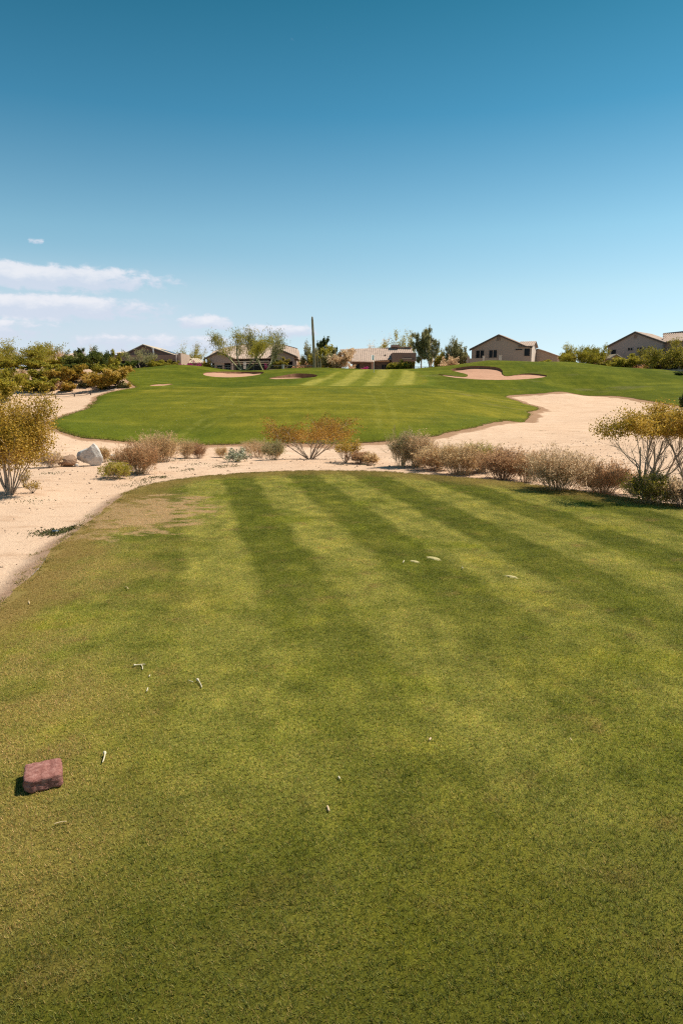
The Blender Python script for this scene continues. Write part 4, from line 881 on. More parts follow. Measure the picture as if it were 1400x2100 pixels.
for i, (px, py, wp, top, lf, st, lean, nm, lab) in enumerate(dry):
    x, y, z = spot(px, py); wd, ht = size(px, x, y, z, wp, top); ht = max(ht, .2)
    big = wp > 60
    S, T = broom(100 + i, 100 if big else 60, 6, 6, lean * .85, .0052)
    plant(nm, lab, 'bush', G_DRY, (x, y, z - .01), wd * 1.18, ht * 1.06, S, T, 9000 if big else 4200, .032, .011, lf, st, 300 + i, .02, up=1.2, wmul=1.15, depth=.85)
# brittlebush and sprigs
x, y, z = spot(487, 947); wd, ht = size(487, x, y, z, 50, 919)
S, T = skel('mound', 1); plant('brittlebush', 'pale silvery green leafy brittlebush on the sand strip', 'bush', None, (x, y, z), wd, ht, S, T, 1500, .042, .024, F_BRITTLE, M_TWIG_GREY, 401, .04)
for i, (px, py, wp, top, lab) in enumerate(((68, 1012, 34, 985, 'small sparse sprig on the sand right of the left creosote trunks'), (50, 1000, 30, 962, 'low leafy shoot against the foot of the left creosote'),
                                          (1095, 970, 26, 935, 'wispy green sprig between the russet and ash grey bushes'))):
    x, y, z = spot(px, py); wd, ht = size(px, x, y, z, wp, top); S, T = skel('creosote', 3 + i)
    plant('desert_sprig', lab, 'sprig', None, (x, y, z), wd, ht, S, T, 420, .024, .011, F_GOLD if i < 2 else F_SAGE, M_TWIG_DARK, 420 + i, .04)
# creosotes: px, foot, width, top, skeleton, leaves
for i, (px, py, wp, top, kd, var, nl, lf, st, sg, lab) in enumerate((
  (22, 1016, 176, 808, 'creosote', 1, 38000, F_GOLD, M_TWIG_GREY, .06, 'tall golden leaved creosote at the left edge on bare sand'),
  (636, 941, 186, 855, 'creosote', 2, 13000, F_RUST, M_TWIG_GREY, .03, 'rust and gold creosote with open grey stems behind the middle of the tee'),
  (708, 949, 66, 896, 'creosote', 4, 2200, F_GOLD, M_TWIG_GREY, .04, 'small sparse creosote right of the rust coloured one'),
  (1322, 1026, 212, 834, 'creotree', 1, 34000, F_GOLD, M_TWIG_GREY, .055, 'flat topped golden creosote with leaning dark trunks at the right edge'),
  (1408, 1034, 130, 838, 'creotree', 2, 18000, F_GOLD, M_TWIG_GREY, .055, 'creosote cut by the right picture edge, behind the leaning trunks'))):
    x, y, z = spot(px, py); wd, ht = size(px, x, y, z, wp, top); S, T = skel(kd, var)
    if kd == 'creotree':
        S, T = S.copy(), T.copy(); p8 = np.percentile(T[:, 2], 72)                # flat topped crown
        for a_, c_ in ((S, 2), (S, 6), (T, 2)): a_[:, c_] = np.where(a_[:, c_] > p8, p8 + (a_[:, c_] - p8) * .35, a_[:, c_])
    if kd == 'creotree': T = T[T[:, 2] > np.percentile(T[:, 2], 58)]
    elif var != 1: T = T[T[:, 2] > np.percentile(T[:, 2], 22)]
    plant('creosote_bush', lab, 'bush', G_CREO, (x, y, z - .02), wd, ht, S, T, nl, (.034, .040, .034, .027, .027)[i], (.019, .022, .019, .016, .016)[i], lf, st, 440 + i, sg, zsq=.6 if kd == 'creotree' else 1)
# shrubs of the left bank: px, foot py, Y or None, width, top, kind, leaf, stem, name, label
bank = [(8,822,None,74,762,'dome',F_YELLOW,M_TWIG_DARK,'desert_shrub','big olive shrub at the left edge above the golden creosote'),
 (2,798,None,50,756,'dome',F_OLIVE,M_TWIG_DARK,'desert_shrub','rusty shrub at the left edge behind the big olive one'),
 (62,803,None,44,775,'dome',F_YELLOW,M_TWIG_DARK,'desert_shrub','dark hollow shrub left of the rounded green one on the bank foot'),
 (88,803,None,52,775,'dome',F_YELLOW,M_TWIG_DARK,'desert_shrub','rounded yellow green shrub with dark shaded side at the bank foot'),
 (113,799,None,28,777,'mound',F_ASH,M_TWIG_GREY,'desert_shrub','grey dry shrub beside the rounded yellow green one'),
 (140,803,None,28,783,'dome',F_GOLD,M_TWIG_DARK,'desert_shrub','small golden shrub nearest to the desert track'),
 (100,782,None,52,750,'dome',F_YELLOW,M_TWIG_DARK,'desert_shrub','wide orange creosote high on the left bank'),
 (140,788,None,62,748,'dome',F_GOLD,M_TWIG_DARK,'desert_shrub','large orange gold creosote in the middle of the bank'),
 (166,781,None,34,760,'mound',F_RUST,M_TWIG_GREY,'desert_shrub','sparse rusty shrub on the pink slope'),
 (190,790,None,38,764,'mound',F_ASH,M_TWIG_GREY,'desert_shrub','grey brushy shrub left of the largest golden mound shrub'),
 (228,798,None,72,753,'dome',F_GOLD,M_TWIG_DARK,'desert_shrub','largest golden shrub at the right end of the bank by the fairway'),
 (205,772,None,38,747,'dome',F_YELLOW,M_TWIG_DARK,'desert_shrub','orange shrub peeking over the largest golden shrub'),
 (213,798,None,16,787,'mound',F_GREEN,M_TWIG_GREY,'desert_shrub','tiny bright green plant under the largest golden shrub'),
 (42,778,None,30,759,'mound',F_ASH,M_TWIG_GREY,'desert_shrub','grey thorny shrub high on the bank at the left'),
 (178,792,None,26,780,'mound',F_SAGE,M_TWIG_GREY,'desert_shrub','low grey green tuft on the open pink slope'),
 (255,795,None,22,786,'mound',F_SAGE,M_TWIG_DARK,'desert_shrub','low dark tuft at the corner of bank and fairway'),
 (60,762,96,124,702,'fan',F_YELLOW,M_TWIG_TAN,'palo_verde_tree','broad yellow green palo verde at the left, biggest crown there'),
 (-6,760,104,80,716,'dome',F_OLIVE,M_TWIG_DARK,'desert_tree','grey olive tree cut by the left picture edge'),
 (106,755,102,52,708,'vase',F_ASH,M_TWIG_TAN,'bare_tree','pale bare branched tree before the pink tiled roof'),
 (128,760,100,36,730,'dome',F_YELLOW,M_TWIG_TAN,'desert_shrub','yellow shrub at the foot of the pale bare tree'),
 (146,757,110,44,722,'dome',F_SAGE,M_TWIG_GREY,'desert_tree','grey green leafy tree right of the pale bare tree'),
 (163,750,118,28,715,'upright',F_PINE,M_TWIG_DARK,'pine_tree','small dark pine tip rising behind the bank greenery'),
 (172,762,99,56,722,'dome',F_GREEN,M_TWIG_DARK,'desert_tree','dark green bushy tree in the middle of the bank skyline'),
 (201,762,101,50,713,'fan',F_GREEN,M_TWIG_TAN,'desert_tree','bright green spiky crowned tree left of the brown gable'),
 (230,762,103,36,721,'dome',F_YELLOW,M_TWIG_DARK,'desert_tree','rounded yellow green tree next to the brown gable house'),
 (22,770,92,48,736,'dome',F_YELLOW,M_TWIG_DARK,'desert_shrub','olive shrub at the crest below the broad palo verde, leftmost there'),
 (72,771,91,46,738,'dome',F_YELLOW,M_TWIG_DARK,'desert_shrub','golden shrub right below the trunk of the broad palo verde'),
 (118,769,91,40,747,'dome',F_YELLOW,M_TWIG_DARK,'desert_shrub','olive shrub on the crest under the pink tiled roof'),
 (158,769,91,40,745,'dome',F_GREEN,M_TWIG_DARK,'desert_shrub','green shrub on the crest right of the pink tiled roof'),
 (236,772,93,34,748,'dome',F_YELLOW,M_TWIG_DARK,'desert_shrub','yellow green shrub at the right end of the bank crest'),
 (192,752,120,40,709,'vase',F_ASH,M_TWIG_GREY,'bare_tree','thin bare twigs standing above the green trees of the bank')]
for i, (px, py, Y, wp, top, kd, lf, st, nm, lab) in enumerate(bank):
    x, y, z = spot(px, py, Y); wd, ht = size(px, x, y, z, wp, top); S, T = skel(kd, i % 3)
    nl = int(min(14000, 190 * wp)); L = .21 if lf is not F_ASH else .15
    if lf is F_ASH and kd == 'vase': nl //= 3
    plant(nm, lab, 'tree' if nm.endswith('tree') else 'shrub', G_BANK, (x, y, z - .05), wd, max(ht, .4), S, T, nl, L, L * (.35 if kd in ('vase', 'fan') else .55), lf, st, 500 + i, .035,
          ('trunk', 'crown') if nm.endswith('tree') else ('stems', 'foliage'), up=1.5 if kd in ('vase', 'fan') else 0)
yard = [(290,756,138,66,716,'vase',F_SAGE,M_TWIG_GREY,'desert_tree','grey leafless looking tree before the brown gable wall',450),
 (264,757,134,34,739,'dome',F_GREEN,M_TWIG_DARK,'yard_shrub','dark green shrub at the left foot of the brown gable house',1500),
 (320,752,138,46,737,'dome',F_YELLOW,M_TWIG_DARK,'yard_shrub','yellow green hedge shrub under the brown patio wall',1700),
 (345,750,140,36,739,'dome',F_OLIVE,M_TWIG_DARK,'yard_shrub','olive shrub at the right end under the brown patio wall',1200),
 (391,752,182,62,706,'fan',F_YELLOW,M_TWIG_TAN,'desert_tree','airy yellow green tree between the brown gable and the twin patio house',1500),
 (425,752,147,20,736,'mound',F_YELLOW,M_TWIG_TAN,'yard_shrub','pale shrub at the left corner of the twin patio house',800),
 (499,762,137,124,674,'vase',F_YELLOW,M_BARK_PALE,'palo_verde_tree','multi trunk palo verde with feathery crown before the twin patio house',1700),
 (543,762,138.5,86,673,'vase',F_SAGE,M_BARK_PALE,'palo_verde_tree','second feathery palo verde leaning right before the twin patio house',1100),
 (563,754,143.5,22,736,'dome',F_GREEN,M_TWIG_DARK,'yard_shrub','left one of two clipped round shrubs at the right patio gable',1300),
 (578,754,143,26,734,'dome',F_OLIVE,M_TWIG_DARK,'yard_shrub','right one of two clipped round shrubs, beside the cream pillar',1500),
 (612,754,160,30,737,'dome',F_YELLOW,M_TWIG_DARK,'yard_shrub','yellow shrub at the right wall of the twin patio house',1300),
 (635,757,152,34,704,'fan',F_SAGE,M_TWIG_GREY,'desert_tree','grey green tree left of the tall cactus',2200),
 (666,757,156,30,694,'upright',F_PINE,M_TWIG_DARK,'pine_tree','dark green pine right of the tall cactus',4000),
 (661,757,147,46,709,'dome',F_YELLOW,M_TWIG_TAN,'desert_tree','golden green tree right behind the small saguaros',3200),
 (684,757,158,22,712,'upright',F_PINE,M_TWIG_DARK,'pine_tree','narrow dark pine behind the golden green tree',1800),
 (681,758,143,36,717,'dome',F_SAGE,M_TWIG_DARK,'yard_shrub','dark grey green shrub left of the long roof',2200),
 (703,759,142,50,715,'dome',F_ASH,M_TWIG_GREY,'yard_shrub','grey brown shrub covering the left corner of the long roof',2600),
 (620,757,145,36,744,'mound',F_RUSSET,M_TWIG_DARK,'yard_shrub','low brown shrub under the rail fence left of the cactus',900),
 (803,752,176,60,684,'dome',F_YELLOW,M_TWIG_TAN,'desert_tree','golden tree behind the long roof, left of its chimney side',2200),
 (832,752,178,46,681,'fan',F_YELLOW,M_TWIG_TAN,'desert_tree','second golden tree behind the right end of the long roof',1500),
 (778,752,178,42,690,'vase',F_ASH,M_TWIG_DARK,'bare_tree','bare dark branched tree behind the long roof',500),
 (818,760,140,38,739,'dome',F_YELLOW,M_TWIG_TAN,'yard_shrub','yellow shrub against the square parapet block',1500),
 (840,760,141,22,743,'dome',F_GOLD,M_TWIG_TAN,'yard_shrub','small golden shrub at the right porch of the parapet block',800),
 (799,760,140,14,747,'mound',F_YELLOW,M_TWIG_TAN,'yard_shrub','tiny yellow shrub left of the parapet block',500),
 (862,760,142,40,681,'weep',F_SAGE,M_TWIG_GREY,'weeping_tree','left drooping grey olive tree at the end of the long roof',2600),
 (882,760,140,38,674,'weep',F_SAGE,M_TWIG_GREY,'weeping_tree','right taller drooping grey green tree with forked trunk',2600),
 (905,757,150,42,722,'dome',F_YELLOW,M_TWIG_TAN,'yard_shrub','tan yellow shrub right of the drooping trees',1900),
 (888,757,152,26,719,'vase',F_ASH,M_TWIG_TAN,'bare_tree','pale dry sapling tucked beside the drooping trees',500),
 (926,752,150,36,697,'fan',F_SAGE,M_TWIG_GREY,'desert_tree','grey green cone shaped tree left of the beige gable',2600),
 (945,752,147,30,710,'dome',F_SAGE,M_TWIG_GREY,'desert_tree','low grey green tree touching the beige garden wall',1700),
 (920,752,145,36,731,'mound',F_ASH,M_TWIG_TAN,'yard_shrub','pale dry shrub below the grey green cone tree',1000),
 (1118,752,139,24,737,'dome',F_YELLOW,M_TWIG_TAN,'yard_shrub','small yellow shrub at the lean-to wing of the beige house',800),
 (1185,752,140,72,706,'fan',F_YELLOW,M_TWIG_TAN,'desert_tree','wide feathery yellow green tree in the gap between the right hand houses',2600),
 (1218,752,142,50,709,'fan',F_YELLOW,M_TWIG_TAN,'desert_tree','feathery tree right of the widest one, tips touching the grey gable',1700),
 (1162,750,142,26,722,'vase',F_OLIVE,M_TWIG_TAN,'yard_shrub','thin shrub at the left end of the gap between the right hand houses',700),
 (1240,757,137,44,739,'dome',F_OLIVE,M_TWIG_TAN,'yard_shrub','olive shrub in front of the small pale gazebo',1500),
 (1284,759,136,58,727,'dome',F_YELLOW,M_TWIG_TAN,'yard_shrub','bright yellow green shrub under the two small gable windows',2800),
 (1258,758,135.5,34,741,'dome',F_YELLOW,M_TWIG_TAN,'yard_shrub','low yellow shrub left of the bright yellow green one',1200),
 (1308,762,137,34,748,'mound',F_RUSSET,M_TWIG_DARK,'yard_shrub','dark twiggy shrub at the left patio post of the grey house',900),
 (1362,765,136,112,700,'dome',F_OLIVE,M_TWIG_DARK,'mesquite_tree','dark mesquite spreading before the grey house wing',3600),
 (1412,765,138,60,702,'dome',F_OLIVE,M_TWIG_DARK,'mesquite_tree','second mesquite cut by the right picture edge',1700),
 (1368,771,127,22,762,'dome',F_GREEN,M_TWIG_DARK,'yard_shrub','small round bright green shrub below the pink wall',1000),
 (1398,776,122,32,760,'dome',F_PINE,M_TWIG_DARK,'yard_shrub','dark green shrub at the right edge below the pink wall',1500),
 (1402,832,84,24,802,'dome',F_PINE,M_TWIG_DARK,'yard_shrub','dark shrub at the right edge where wash and fairway meet',900)]
for i, (px, py, Y, wp, top, kd, lf, st, nm, lab, nl) in enumerate(yard):
    x, y, z = spot(px, py, Y); wd, ht = size(px, x, y, z, wp, top); S, T = skel(kd, i % 3); tr = nm.endswith('tree')
    L, Wr, nm_ = {'vase': (.46, .17, 4), 'weep': (.46, .2, 3), 'fan': (.40, .2, 4), 'upright': (.30, .5, 3)}.get(kd, (.30, .5, 3))
    plant(nm, lab, 'tree' if tr else 'shrub', G_YARD, (x, y, z - .1), wd, ht, S, T, nl * nm_, L, L * Wr, lf, st, 600 + i, .05 if kd == 'vase' else .035,
          ('trunk', 'crown') if tr else ('stems', 'foliage'), up={'vase': 1.6, 'fan': 1.4, 'weep': 2.6}.get(kd, 0), wmul=.8 if nm != 'palo_verde_tree' else 1.15)
for i, (px, wp, top, Y, lab) in enumerate(((392, 44, 741, 149, 'magenta bougainvillea hedge at the right end of the brown house'), (748, 14, 752, 144, 'red magenta clump in place of red chairs on the terrace of the long roofed house'),  # the middle one is a petal clump standing in for chairs
                                           (545, 8, 747, 143, 'small magenta flower bush behind the rail fence'))):
    x, y, z = spot(px, 755, Y); wd, ht = size(px, x, y, z, wp, top); S, T = skel('dome', i)
    plant('bougainvillea', lab, 'shrub', None, (x, y, z), wd, ht, S, T, 1400 if i == 0 else 600, .2, .14, M_MAGENTA, M_TWIG_DARK, 700 + i, .04)
# saguaros: ribbed columns
M_SAG = plain('saguaro_skin', (.36, .28, .17), .25, 2, .9)
for px, top, Y, r, lab in ((645.5, 650, 138, .38, 'very tall bare saguaro column in front of the trees'), (652.5, 723, 137.4, .2, 'small saguaro just right of the very tall one'), (657.5, 735, 137, .19, 'shortest saguaro, right of the other two')):
    x, y, _ = at_depth(px, 757, Y); z = zg(x, y); H = at_depth(px, top, Y)[2] - z; n = 24; m = MB(); rings = 22
    o = thing('saguaro_cactus', lab, 'cactus', (x, y, z), 0, 'saguaro columns')
    rd = random.Random(int(px)); lv = [-.3] + [H * i / (rings - 3) for i in range(rings - 2)] + [H + r * .3]
    for i, zz in enumerate(lv):
        f = (1 - .45 * max(0, zz) / H) * (1 + .07 * rd.uniform(-1, 1)); f *= .92; f *= {rings - 2: .75, rings - 1: .1}.get(i, 1); sway = -.5 * zz / H * (H / 11)
        for j in range(n): rr = r * f * (1 if j % 2 else .80); m.v.append((sway + rr * math.cos(2 * math.pi * j / n), rr * math.sin(2 * math.pi * j / n), zz))
    m.f = [[i * n + j, i * n + (j + 1) % n, (i + 1) * n + (j + 1) % n, (i + 1) * n + j] for i in range(rings - 1) for j in range(n)]
    m.build('ribbed_trunk', M_SAG, o)

# ------------------------------------------------------------------ rocks
def rock(name, label, loc, dims, seed, mat, rz=0, peak=0.0, blk=0.0):
    import bmesh
    bm = bmesh.new(); bmesh.ops.create_icosphere(bm, subdivisions=5, radius=1)
    rd = np.random.default_rng(seed); pl = rd.normal(size=(14, 3)); pl /= np.linalg.norm(pl, axis=1, keepdims=True); off = rd.uniform(.55, .85, 14)
    V = np.array([v.co for v in bm.verts])
    for n_, d in zip(pl, off):                                             # broken facets
        e = V @ n_ - d; V -= np.maximum(e, 0)[:, None] * n_ * .92
    if peak: V[:, 0] += np.maximum(V[:, 2], 0) * peak; V[:, 2] *= 1 + np.maximum(0, V[:, 0]) * .9
    V += V * (vnoise(V[:, 0] * 5 + 20, V[:, 1] * 5 + V[:, 2] * 4, seed)[:, None] * .03 + vnoise(V[:, 0] * 13, V[:, 2] * 13 + V[:, 1] * 9, seed + 1)[:, None] * .014)
    V = V / np.ptp(V, axis=0) * np.array(dims); V[:, 2] -= V[:, 2].min() + dims[2] * .1
    for v, c in zip(bm.verts, V): v.co = c
    me = bpy.data.meshes.new(name); bm.to_mesh(me); bm.free(); o = link(name, me, mat); o.location = loc; o.rotation_euler = (0, 0, rz)
    return tag(o, label, 'rock' if name != 'tee_marker' else 'marker', None, 'thing')
def stone_mat(name, cols, scale, bmp):
    m, k, b = new_mat(name, .9, .15); p = k.n('ShaderNodeTexCoord').outputs['Object']
    f = k.m('ADD', k.m('MULTIPLY', k.noise(p, scale, 6, .7), .65), k.m('MULTIPLY', k.noise(p, scale * 7, 4, .7), .35))
    k.put(b.inputs['Base Color'], k.ramp(f, [(.32 + .36 * i / (len(cols) - 1), c) for i, c in enumerate(cols)])); bump(k, b, f, .9, bmp); return m
M_GRAN = stone_mat('white_granite', [(.20, .18, .17), (.52, .49, .46), (.66, .63, .60)], 5, .03); M_BROWNROCK = stone_mat('brown_rock', [(.14, .085, .055), (.30, .19, .125), (.40, .27, .19)], 5, .03)
def put_rock(px, py, wp, top, *a, **k):
    x, y, z = spot(px, py); wd, ht = size(px, x, y, z, wp, top); return rock(a[0], a[1], (x, y + wd * .3, z), (wd, wd * .75, ht * 1.12), *a[2:], **k)
put_rock(180, 957, 50, 910, 'boulder', 'white grey granite boulder with pointed top on the sand', 4, M_GRAN, peak=.35)
put_rock(134, 958, 40, 934, 'boulder', 'brown rounded boulder left of the white pointed one', 9, M_BROWNROCK)
put_rock(232, 946, 24, 932, 'boulder', 'small flat white rock among the dry twigs', 12, M_GRAN)
put_rock(156, 958, 10, 951, 'stone', 'tiny white stone wedged between brown and white boulders', 15, M_GRAN)
put_rock(757, 956, 12, 951, 'stone', 'small grey stone on the sand by the orange brown tuft', 17, M_BROWNROCK)
# tee marker: rough split block of red stone
import bmesh
bm = bmesh.new(); bmesh.ops.create_cube(bm, size=1); bmesh.ops.subdivide_edges(bm, edges=bm.edges[:], cuts=14, use_grid_fill=True)
V = np.array([v.co for v in bm.verts]); lim = np.array([.5, .5, .5]); rad = .13
core = np.clip(V, -lim + rad, lim - rad); dv = V - core; ln = np.linalg.norm(dv, axis=1, keepdims=True); V = core + dv / np.maximum(ln, 1e-6) * np.minimum(ln, rad)
V *= np.array([.146, .150, .056]); V[:, 0] += V[:, 1] * .02; V[:, 2] *= 1 - V[:, 1] * .8
nz = vnoise(V[:, 0] * 70 + 50, V[:, 1] * 70 + V[:, 2] * 60, 71) * .0034 + vnoise(V[:, 0] * 190 + 50, V[:, 1] * 190 + V[:, 2] * 170, 72) * .0022 + vnoise(V[:, 0] * 28 + 9, V[:, 1] * 28, 73) * .003
V += V / np.linalg.norm(V, axis=1, keepdims=True) * nz[:, None]
V[:, 1] += np.where(V[:, 1] < 0, -vnoise(V[:, 0] * 45 + 3, V[:, 2] * 10, 74) * .006, 0)
for v, c in zip(bm.verts, V): v.co = c
me = bpy.data.meshes.new('tee_marker'); bm.to_mesh(me); bm.free(); me.polygons.foreach_set('use_smooth', [True] * len(me.polygons))
o = link('tee_marker', me, stone_mat('red_stone', [(.12, .042, .036), (.28, .12, .10), (.48, .27, .235)], 42, .009)); x, y = hit(91, 1603); o.location = (x, y, .031); o.rotation_euler = (0, 0, R(25))
tag(o, 'rough rectangular red stone tee marker lying on the grass', 'tee marker', None, 'thing')

# ------------------------------------------------------------------ golf tees and litter on the turf
M_WOOD = plain('tee_wood', (.58, .50, .35), .08, 30, .6); M_CHIP = plain('wood_chip', (.55, .40, .26), .2, 60, .8)
def lying(name, label, cat, pa, pb, r, head=False, bend=0.0, mat=None, group=None):
    """a slim piece lying on the turf from pixel pa (head end) to pb"""
    a, b = Vector((*hit(*pa), 0)), Vector((*hit(*pb), 0)); c = (a + b) / 2; o = thing(name, label, cat, (c.x, c.y, .012), 0, group); a, b = a - c, b - c
    n = 8; d = (b - a).normalized(); s = Vector((-d.y, d.x, 0)); L = (b - a).length; m = MB(); pr = None
    prof = [(0, 2.6), (.05, 2.7), (.10, 2.2), (.18, 1.25), (.3, 1), (.8, 1), (.93, .75), (1, .15)] if head else [(i / 7, 1 - .25 * (i in (0, 7))) for i in range(8)]
    for i, (t, f) in enumerate(prof):
        p = a.lerp(b, t) + s * (bend * L * 4 * t * (1 - t)) + Vector((0, 0, (r * 1.6 * (1 - t) if head else 0)))
        for j in range(n): an = 2 * math.pi * j / n; m.v.append(tuple(p + (s * math.cos(an) + Vector((0, 0, 1)) * math.sin(an)) * r * f))
    m.f = [[i * n + j, i * n + (j + 1) % n, (i + 1) * n + (j + 1) % n, (i + 1) * n + j] for i in range(len(prof) - 1) for j in range(n)]; k = (len(prof) - 1) * n
    m.f += [[k + j for j in range(n)]]
    if head:
        i = len(m.v); m.v.append(tuple(a.lerp(b, .035) + Vector((0, 0, r * 1.6)))); m.f += [[(j + 1) % n, j, i] for j in range(n)]
    else: m.f += [[j for j in reversed(range(n))]]
    m.build('shaft' if head else 'splinter', mat or M_WOOD, o, True); return o
G_T, G_P = 'wooden golf tees on the grass', 'broken tee pieces on the grass'
lying('golf_tee', 'wooden golf tee lying alone up right of the red stone', 'golf tee', (215.5, 1551), (210.5, 1570), .0030, True, .06, None, G_T)
lying('golf_tee', 'wooden golf tee lying crosswise with a broken shaft touching it', 'golf tee', (275, 1371.5), (299, 1366), .0028, True, .02, None, G_T)
lying('golf_tee', 'slightly bent golf tee right of the crossed pair', 'golf tee', (405, 1402.5), (414, 1415), .0030, True, .05, None, G_T)
lying('tee_fragment', 'broken shaft leaning against the crosswise golf tee', 'tee fragment', (288, 1367.5), (292.5, 1380), .0028, False, .08, None, G_P)
lying('tee_fragment', 'thin splinter left of the slightly bent golf tee', 'tee fragment', (386.5, 1401), (397, 1406), .0020, False, 0, None, G_P)
lying('tee_fragment', 'short broken peg below the crossed golf tees', 'tee fragment', (304, 1415.5), (301.5, 1424), .0030, False, 0, None, G_P)
lying('tee_fragment', 'tiny white scrap just under the crossed golf tees', 'tee fragment', (306, 1392), (308.5, 1390.6), .0026, False, 0, None, G_P)
lying('tee_fragment', 'white splinter left of the pale divots', 'tee fragment', (826, 1157.5), (828, 1153.5), .0040, False, 0, None, G_P)
lying('tee_fragment', 'white splinter between the paired and the single pale divot', 'tee fragment', (946.5, 1166.5), (948.5, 1170), .0045, False, 0, None, G_P)
lying('wood_chip', 'short tan wood chip lowest of the three chips in the turf center', 'wood chip', (671, 1662.5), (674.5, 1670), .0042, False, 0, M_CHIP)
lying('wood_chip', 'pale chip in the middle of the three chips in the turf center', 'wood chip', (694, 1602), (696.5, 1607), .0040, False, 0, M_WOOD)
lying('wood_chip', 'pale chip highest of the three chips in the turf center', 'wood chip', (882.5, 1521), (879.5, 1525.5), .0045, False, 0, M_CHIP)
lying('twig', 'thin straw coloured twig in front of the red stone', 'twig', (112, 1700.5), (138, 1694.5), .0017, False, .1, M_STRAW)
lying('twig', 'small pale straw on the turf below the right chips', 'twig', (1168, 1520.5), (1170, 1526), .0022, False, 0, M_STRAW)
lying('twig', 'short pale straw lying in the worn left part of the tee', 'twig', (257, 1207), (263, 1212), .0030, False, .1, M_STRAW)
lying('twig', 'single straw near the left turf edge', 'twig', (60, 1238), (61, 1243), .0040, False, 0, M_STRAW)
lying('stick', 'bare whitish stick caught in the ash grey bush', 'stick', (1153, 1000), (1168, 996), .008, False, .1, M_STRAW)
# sand filled divots
M_DIV = stone_mat('divot_sand', [(.26, .23, .07), (.42, .36, .17), (.52, .45, .25)], 40, .004)
for px, py, wp, hp, lab in ((850, 1152, 21, 8, 'smaller left one of the paired pale sand filled divots'), (888, 1147, 28, 10, 'bigger right one of the paired pale sand filled divots'), (1048, 1185, 22, 10, 'single pale ragged divot right of the paired ones')):
    x, y = hit(px, py); L = wp * math.hypot(x, y) / FPX; Wd = L * .9; rd = random.Random(px); m = MB(); n = 26; rg_ = 4
    m.v.append((0, 0, .008))
    for k_ in range(1, rg_ + 1):
        for j in range(n):
            a = 2 * math.pi * j / n; q_ = k_ / rg_ * (1 + (.25 * rd.uniform(-1, 1) if k_ == rg_ else 0)); m.v.append((math.cos(a) * L / 2 * q_, math.sin(a) * Wd / 2 * q_ - math.cos(a) * Wd * .4 * q_, .006 * (1 - (k_ / rg_) ** 2) + .002 - (.006 if k_ == rg_ else 0)))
    m.f = [[0, 1 + j, 1 + (j + 1) % n] for j in range(n)] + [[1 + k_ * n + j, 1 + (k_ + 1) * n + j, 1 + (k_ + 1) * n + (j + 1) % n, 1 + k_ * n + (j + 1) % n] for k_ in range(rg_ - 1) for j in range(n)]
    o = m.build('sand_divot', M_DIV, None, True); o.location = (x, y, 0); tag(o, lab, 'divot', 'sand filled divots', 'thing')
# sprinkler head in its tuft of weeds beside the tee
x, y = hit(114, 1094); z = zg(x, y); o = thing('sprinkler_head', 'small dark blue sprinkler cap in weeds on the sand beside the tee', 'sprinkler', (x, y, z))
m = MB(); m.tube((0, 0, -.05), (0, 0, .022), .055, .052, 16); m.build('body', plain('sprinkler_rim', (.03, .03, .03), .1, 8, .5), o)
m = MB(); m.tube((0, 0, .022), (0, 0, .034), .045, .036, 16); m.build('cap', plain('sprinkler_cap', (.02, .045, .075), .1, 8, .4, .5), o)

# ------------------------------------------------------------------ loose stuff on the sand: pebbles, weeds
rg = np.random.default_rng(77)
def scatter(n, xr, yr, keep):
    X, Y = rg.uniform(*xr, n), rg.uniform(*yr, n); k_ = keep(X, Y); return X[k_], Y[k_]
def on_sand(X, Y): return (sdf(X, Y, TEE) > .05) & (sdf(X, Y, FAIR) > .5) & (np.abs(X) < Y * .62 + 1) & (rg.uniform(0, 1, len(X)) < 8 / np.maximum(Y, 8))
X, Y = scatter(26000, (-14, 14), (4, 42), on_sand); n = len(X); Zp = zraw(X, Y)
ico = np.array([(1, 0, 0), (-1, 0, 0), (0, 1, 0), (0, -1, 0), (0, 0, 1), (0, 0, -1)], float); fc = np.array([(0, 2, 4), (2, 1, 4), (1, 3, 4), (3, 0, 4), (2, 0, 5), (1, 2, 5), (3, 1, 5), (0, 3, 5)])
sz = (.004 + .013 * rg.uniform(0, 1, n) ** 4) * np.clip(Y / 9, .8, 2.2)
V = ico[None] * (sz[:, None] * rg.uniform(.6, 1.3, (n, 3)))[:, None, :] + rg.normal(size=(n, 6, 3)) * (sz * .15)[:, None, None] + np.c_[X, Y, Zp + sz * .2][:, None, :]
tag(link('gravel', np_mesh('gravel', V.reshape(-1, 3), (fc[None] + 6 * np.arange(n)[:, None, None]).reshape(-1, 3), {'rnd': ('FACE', np.repeat(rg.uniform(0, 1, n), 8))}),
         foliage('pebble', [(.16, .10, .07), (.38, .26, .18), (.55, .42, .31)], 0)), 'loose gravel scattered over the pale sand', None, None, 'stuff')
P = []
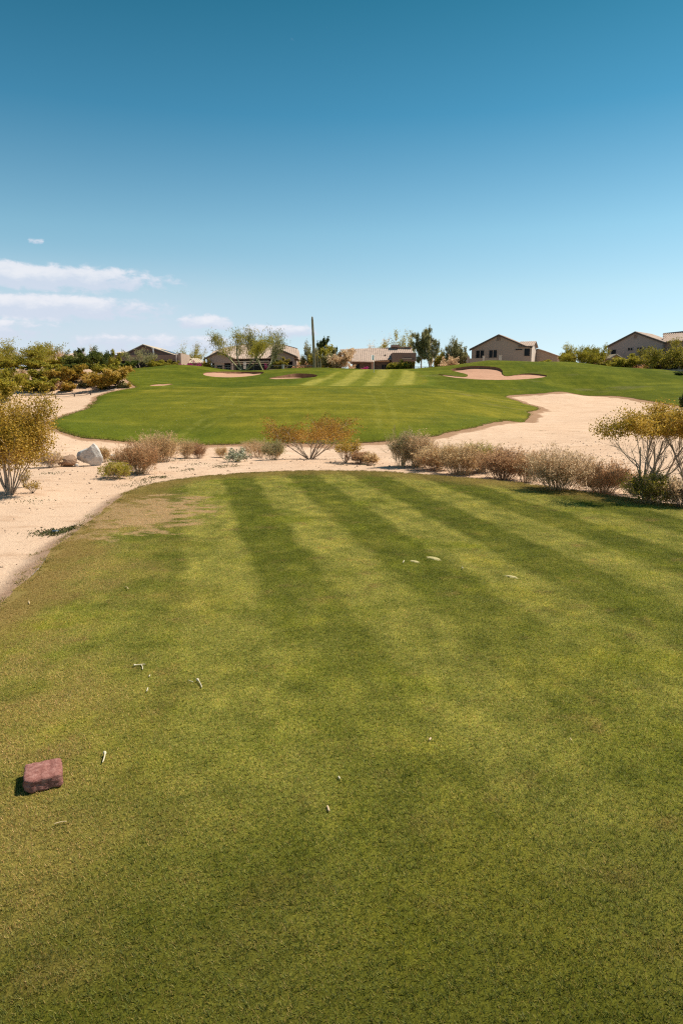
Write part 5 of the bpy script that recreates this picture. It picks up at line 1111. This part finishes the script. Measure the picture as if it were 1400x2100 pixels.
for px, py, w_, n in ((115, 1094, .26, 420), (140, 1088, .12, 160), (108, 1096, .16, 200), (300, 985, .25, 70), (320, 981, .14, 90), (336, 981, .14, 90), (265, 997, .3, 60), (290, 992, .3, 70), (392, 964, .12, 50), (380, 968, .14, 40), (355, 961, .15, 40),
                     (446, 957, .2, 60), (452, 960, .15, 60), (470, 957, .25, 80), (482, 958, .14, 40), (405, 953, .3, 60), (365, 945, .4, 120), (760, 955, .2, 60), (700, 955, .2, 30), (60, 1030, .3, 50), (110, 972, .25, 70), (1180, 885, .6, 60), (1110, 884, .3, 60),
                     (1130, 890, .4, 50), (1150, 862, .4, 50), (1230, 845, .6, 50), (1120, 872, .4, 30)):
    x, y = hit(px, py); P.append(np.c_[x + rg.normal(0, w_ * .5, n), y + rg.normal(0, w_ * .45, n), np.full(n, .0)])
P = np.concatenate(P); P[:, 2] = zraw(P[:, 0], P[:, 1]) + rg.uniform(.002, .03, len(P)); V, Fq = leaves(P, .035, .012, rg, .4)
tag(link('weeds', np_mesh('weeds', V, Fq, {'rnd': ('FACE', rg.uniform(0, 1, len(P)))}), F_WEED), 'sparse low weeds and dead sprigs on the sand', None, None, 'stuff')
# ragged tufts along the edge of the fairway turf
ed = F[:2, E_fair[:, 0]].T; ed = ed[(ed[:, 1] < 100) & (np.abs(ed[:, 0]) < 60)]; i = rg.integers(0, len(ed), 8000)
P = np.c_[ed[i] + rg.normal(0, .16, (8000, 2)), np.zeros(8000)]; k_ = sdf(P[:, 0], P[:, 1], FAIR) < .3; P = P[k_]; P[:, 2] = zraw(P[:, 0], P[:, 1]) + rg.uniform(.03, .13, len(P))
V, Fq = leaves(P, .10, .03, rg, .6)
tag(link('turf_fringe', np_mesh('turf_fringe', V, Fq, {'rnd': ('FACE', rg.uniform(0, 1, len(P)))}), foliage('fringe_blade', [(.10, .12, .012), (.15, .16, .014), (.24, .20, .03), (.34, .23, .09)])), 'ragged grass fringe along the fairway edge', None, None, 'stuff')

# creeping tufts and runners along the tee edge
ed = F[:2, E_tee[:, 0]].T; ed = ed[(ed[:, 1] > 1) & (np.abs(ed[:, 0]) < 12)]; seg = ed[rg.integers(0, len(ed), 700)] + rg.normal(0, .07, (700, 2))
P = np.repeat(seg, 34, 0) + rg.normal(0, .035, (700 * 34, 2)); dP = sdf(P[:, 0], P[:, 1], TEE); P = np.c_[P, np.where(dP < 0, 0, zraw(P[:, 0], P[:, 1])) + rg.uniform(.0, .022, len(P))]
V, Fq = leaves(P, .030, .0045, rg, .8)
tag(link('tee_fringe', np_mesh('tee_fringe', V, Fq, {'rnd': ('FACE', rg.uniform(0, 1, len(P)))}), foliage('tee_fringe_blade', [(.13, .14, .016), (.22, .20, .03), (.36, .25, .08), (.48, .33, .14)])), 'creeping dry grass tufts along the edge of the tee', None, None, 'stuff')
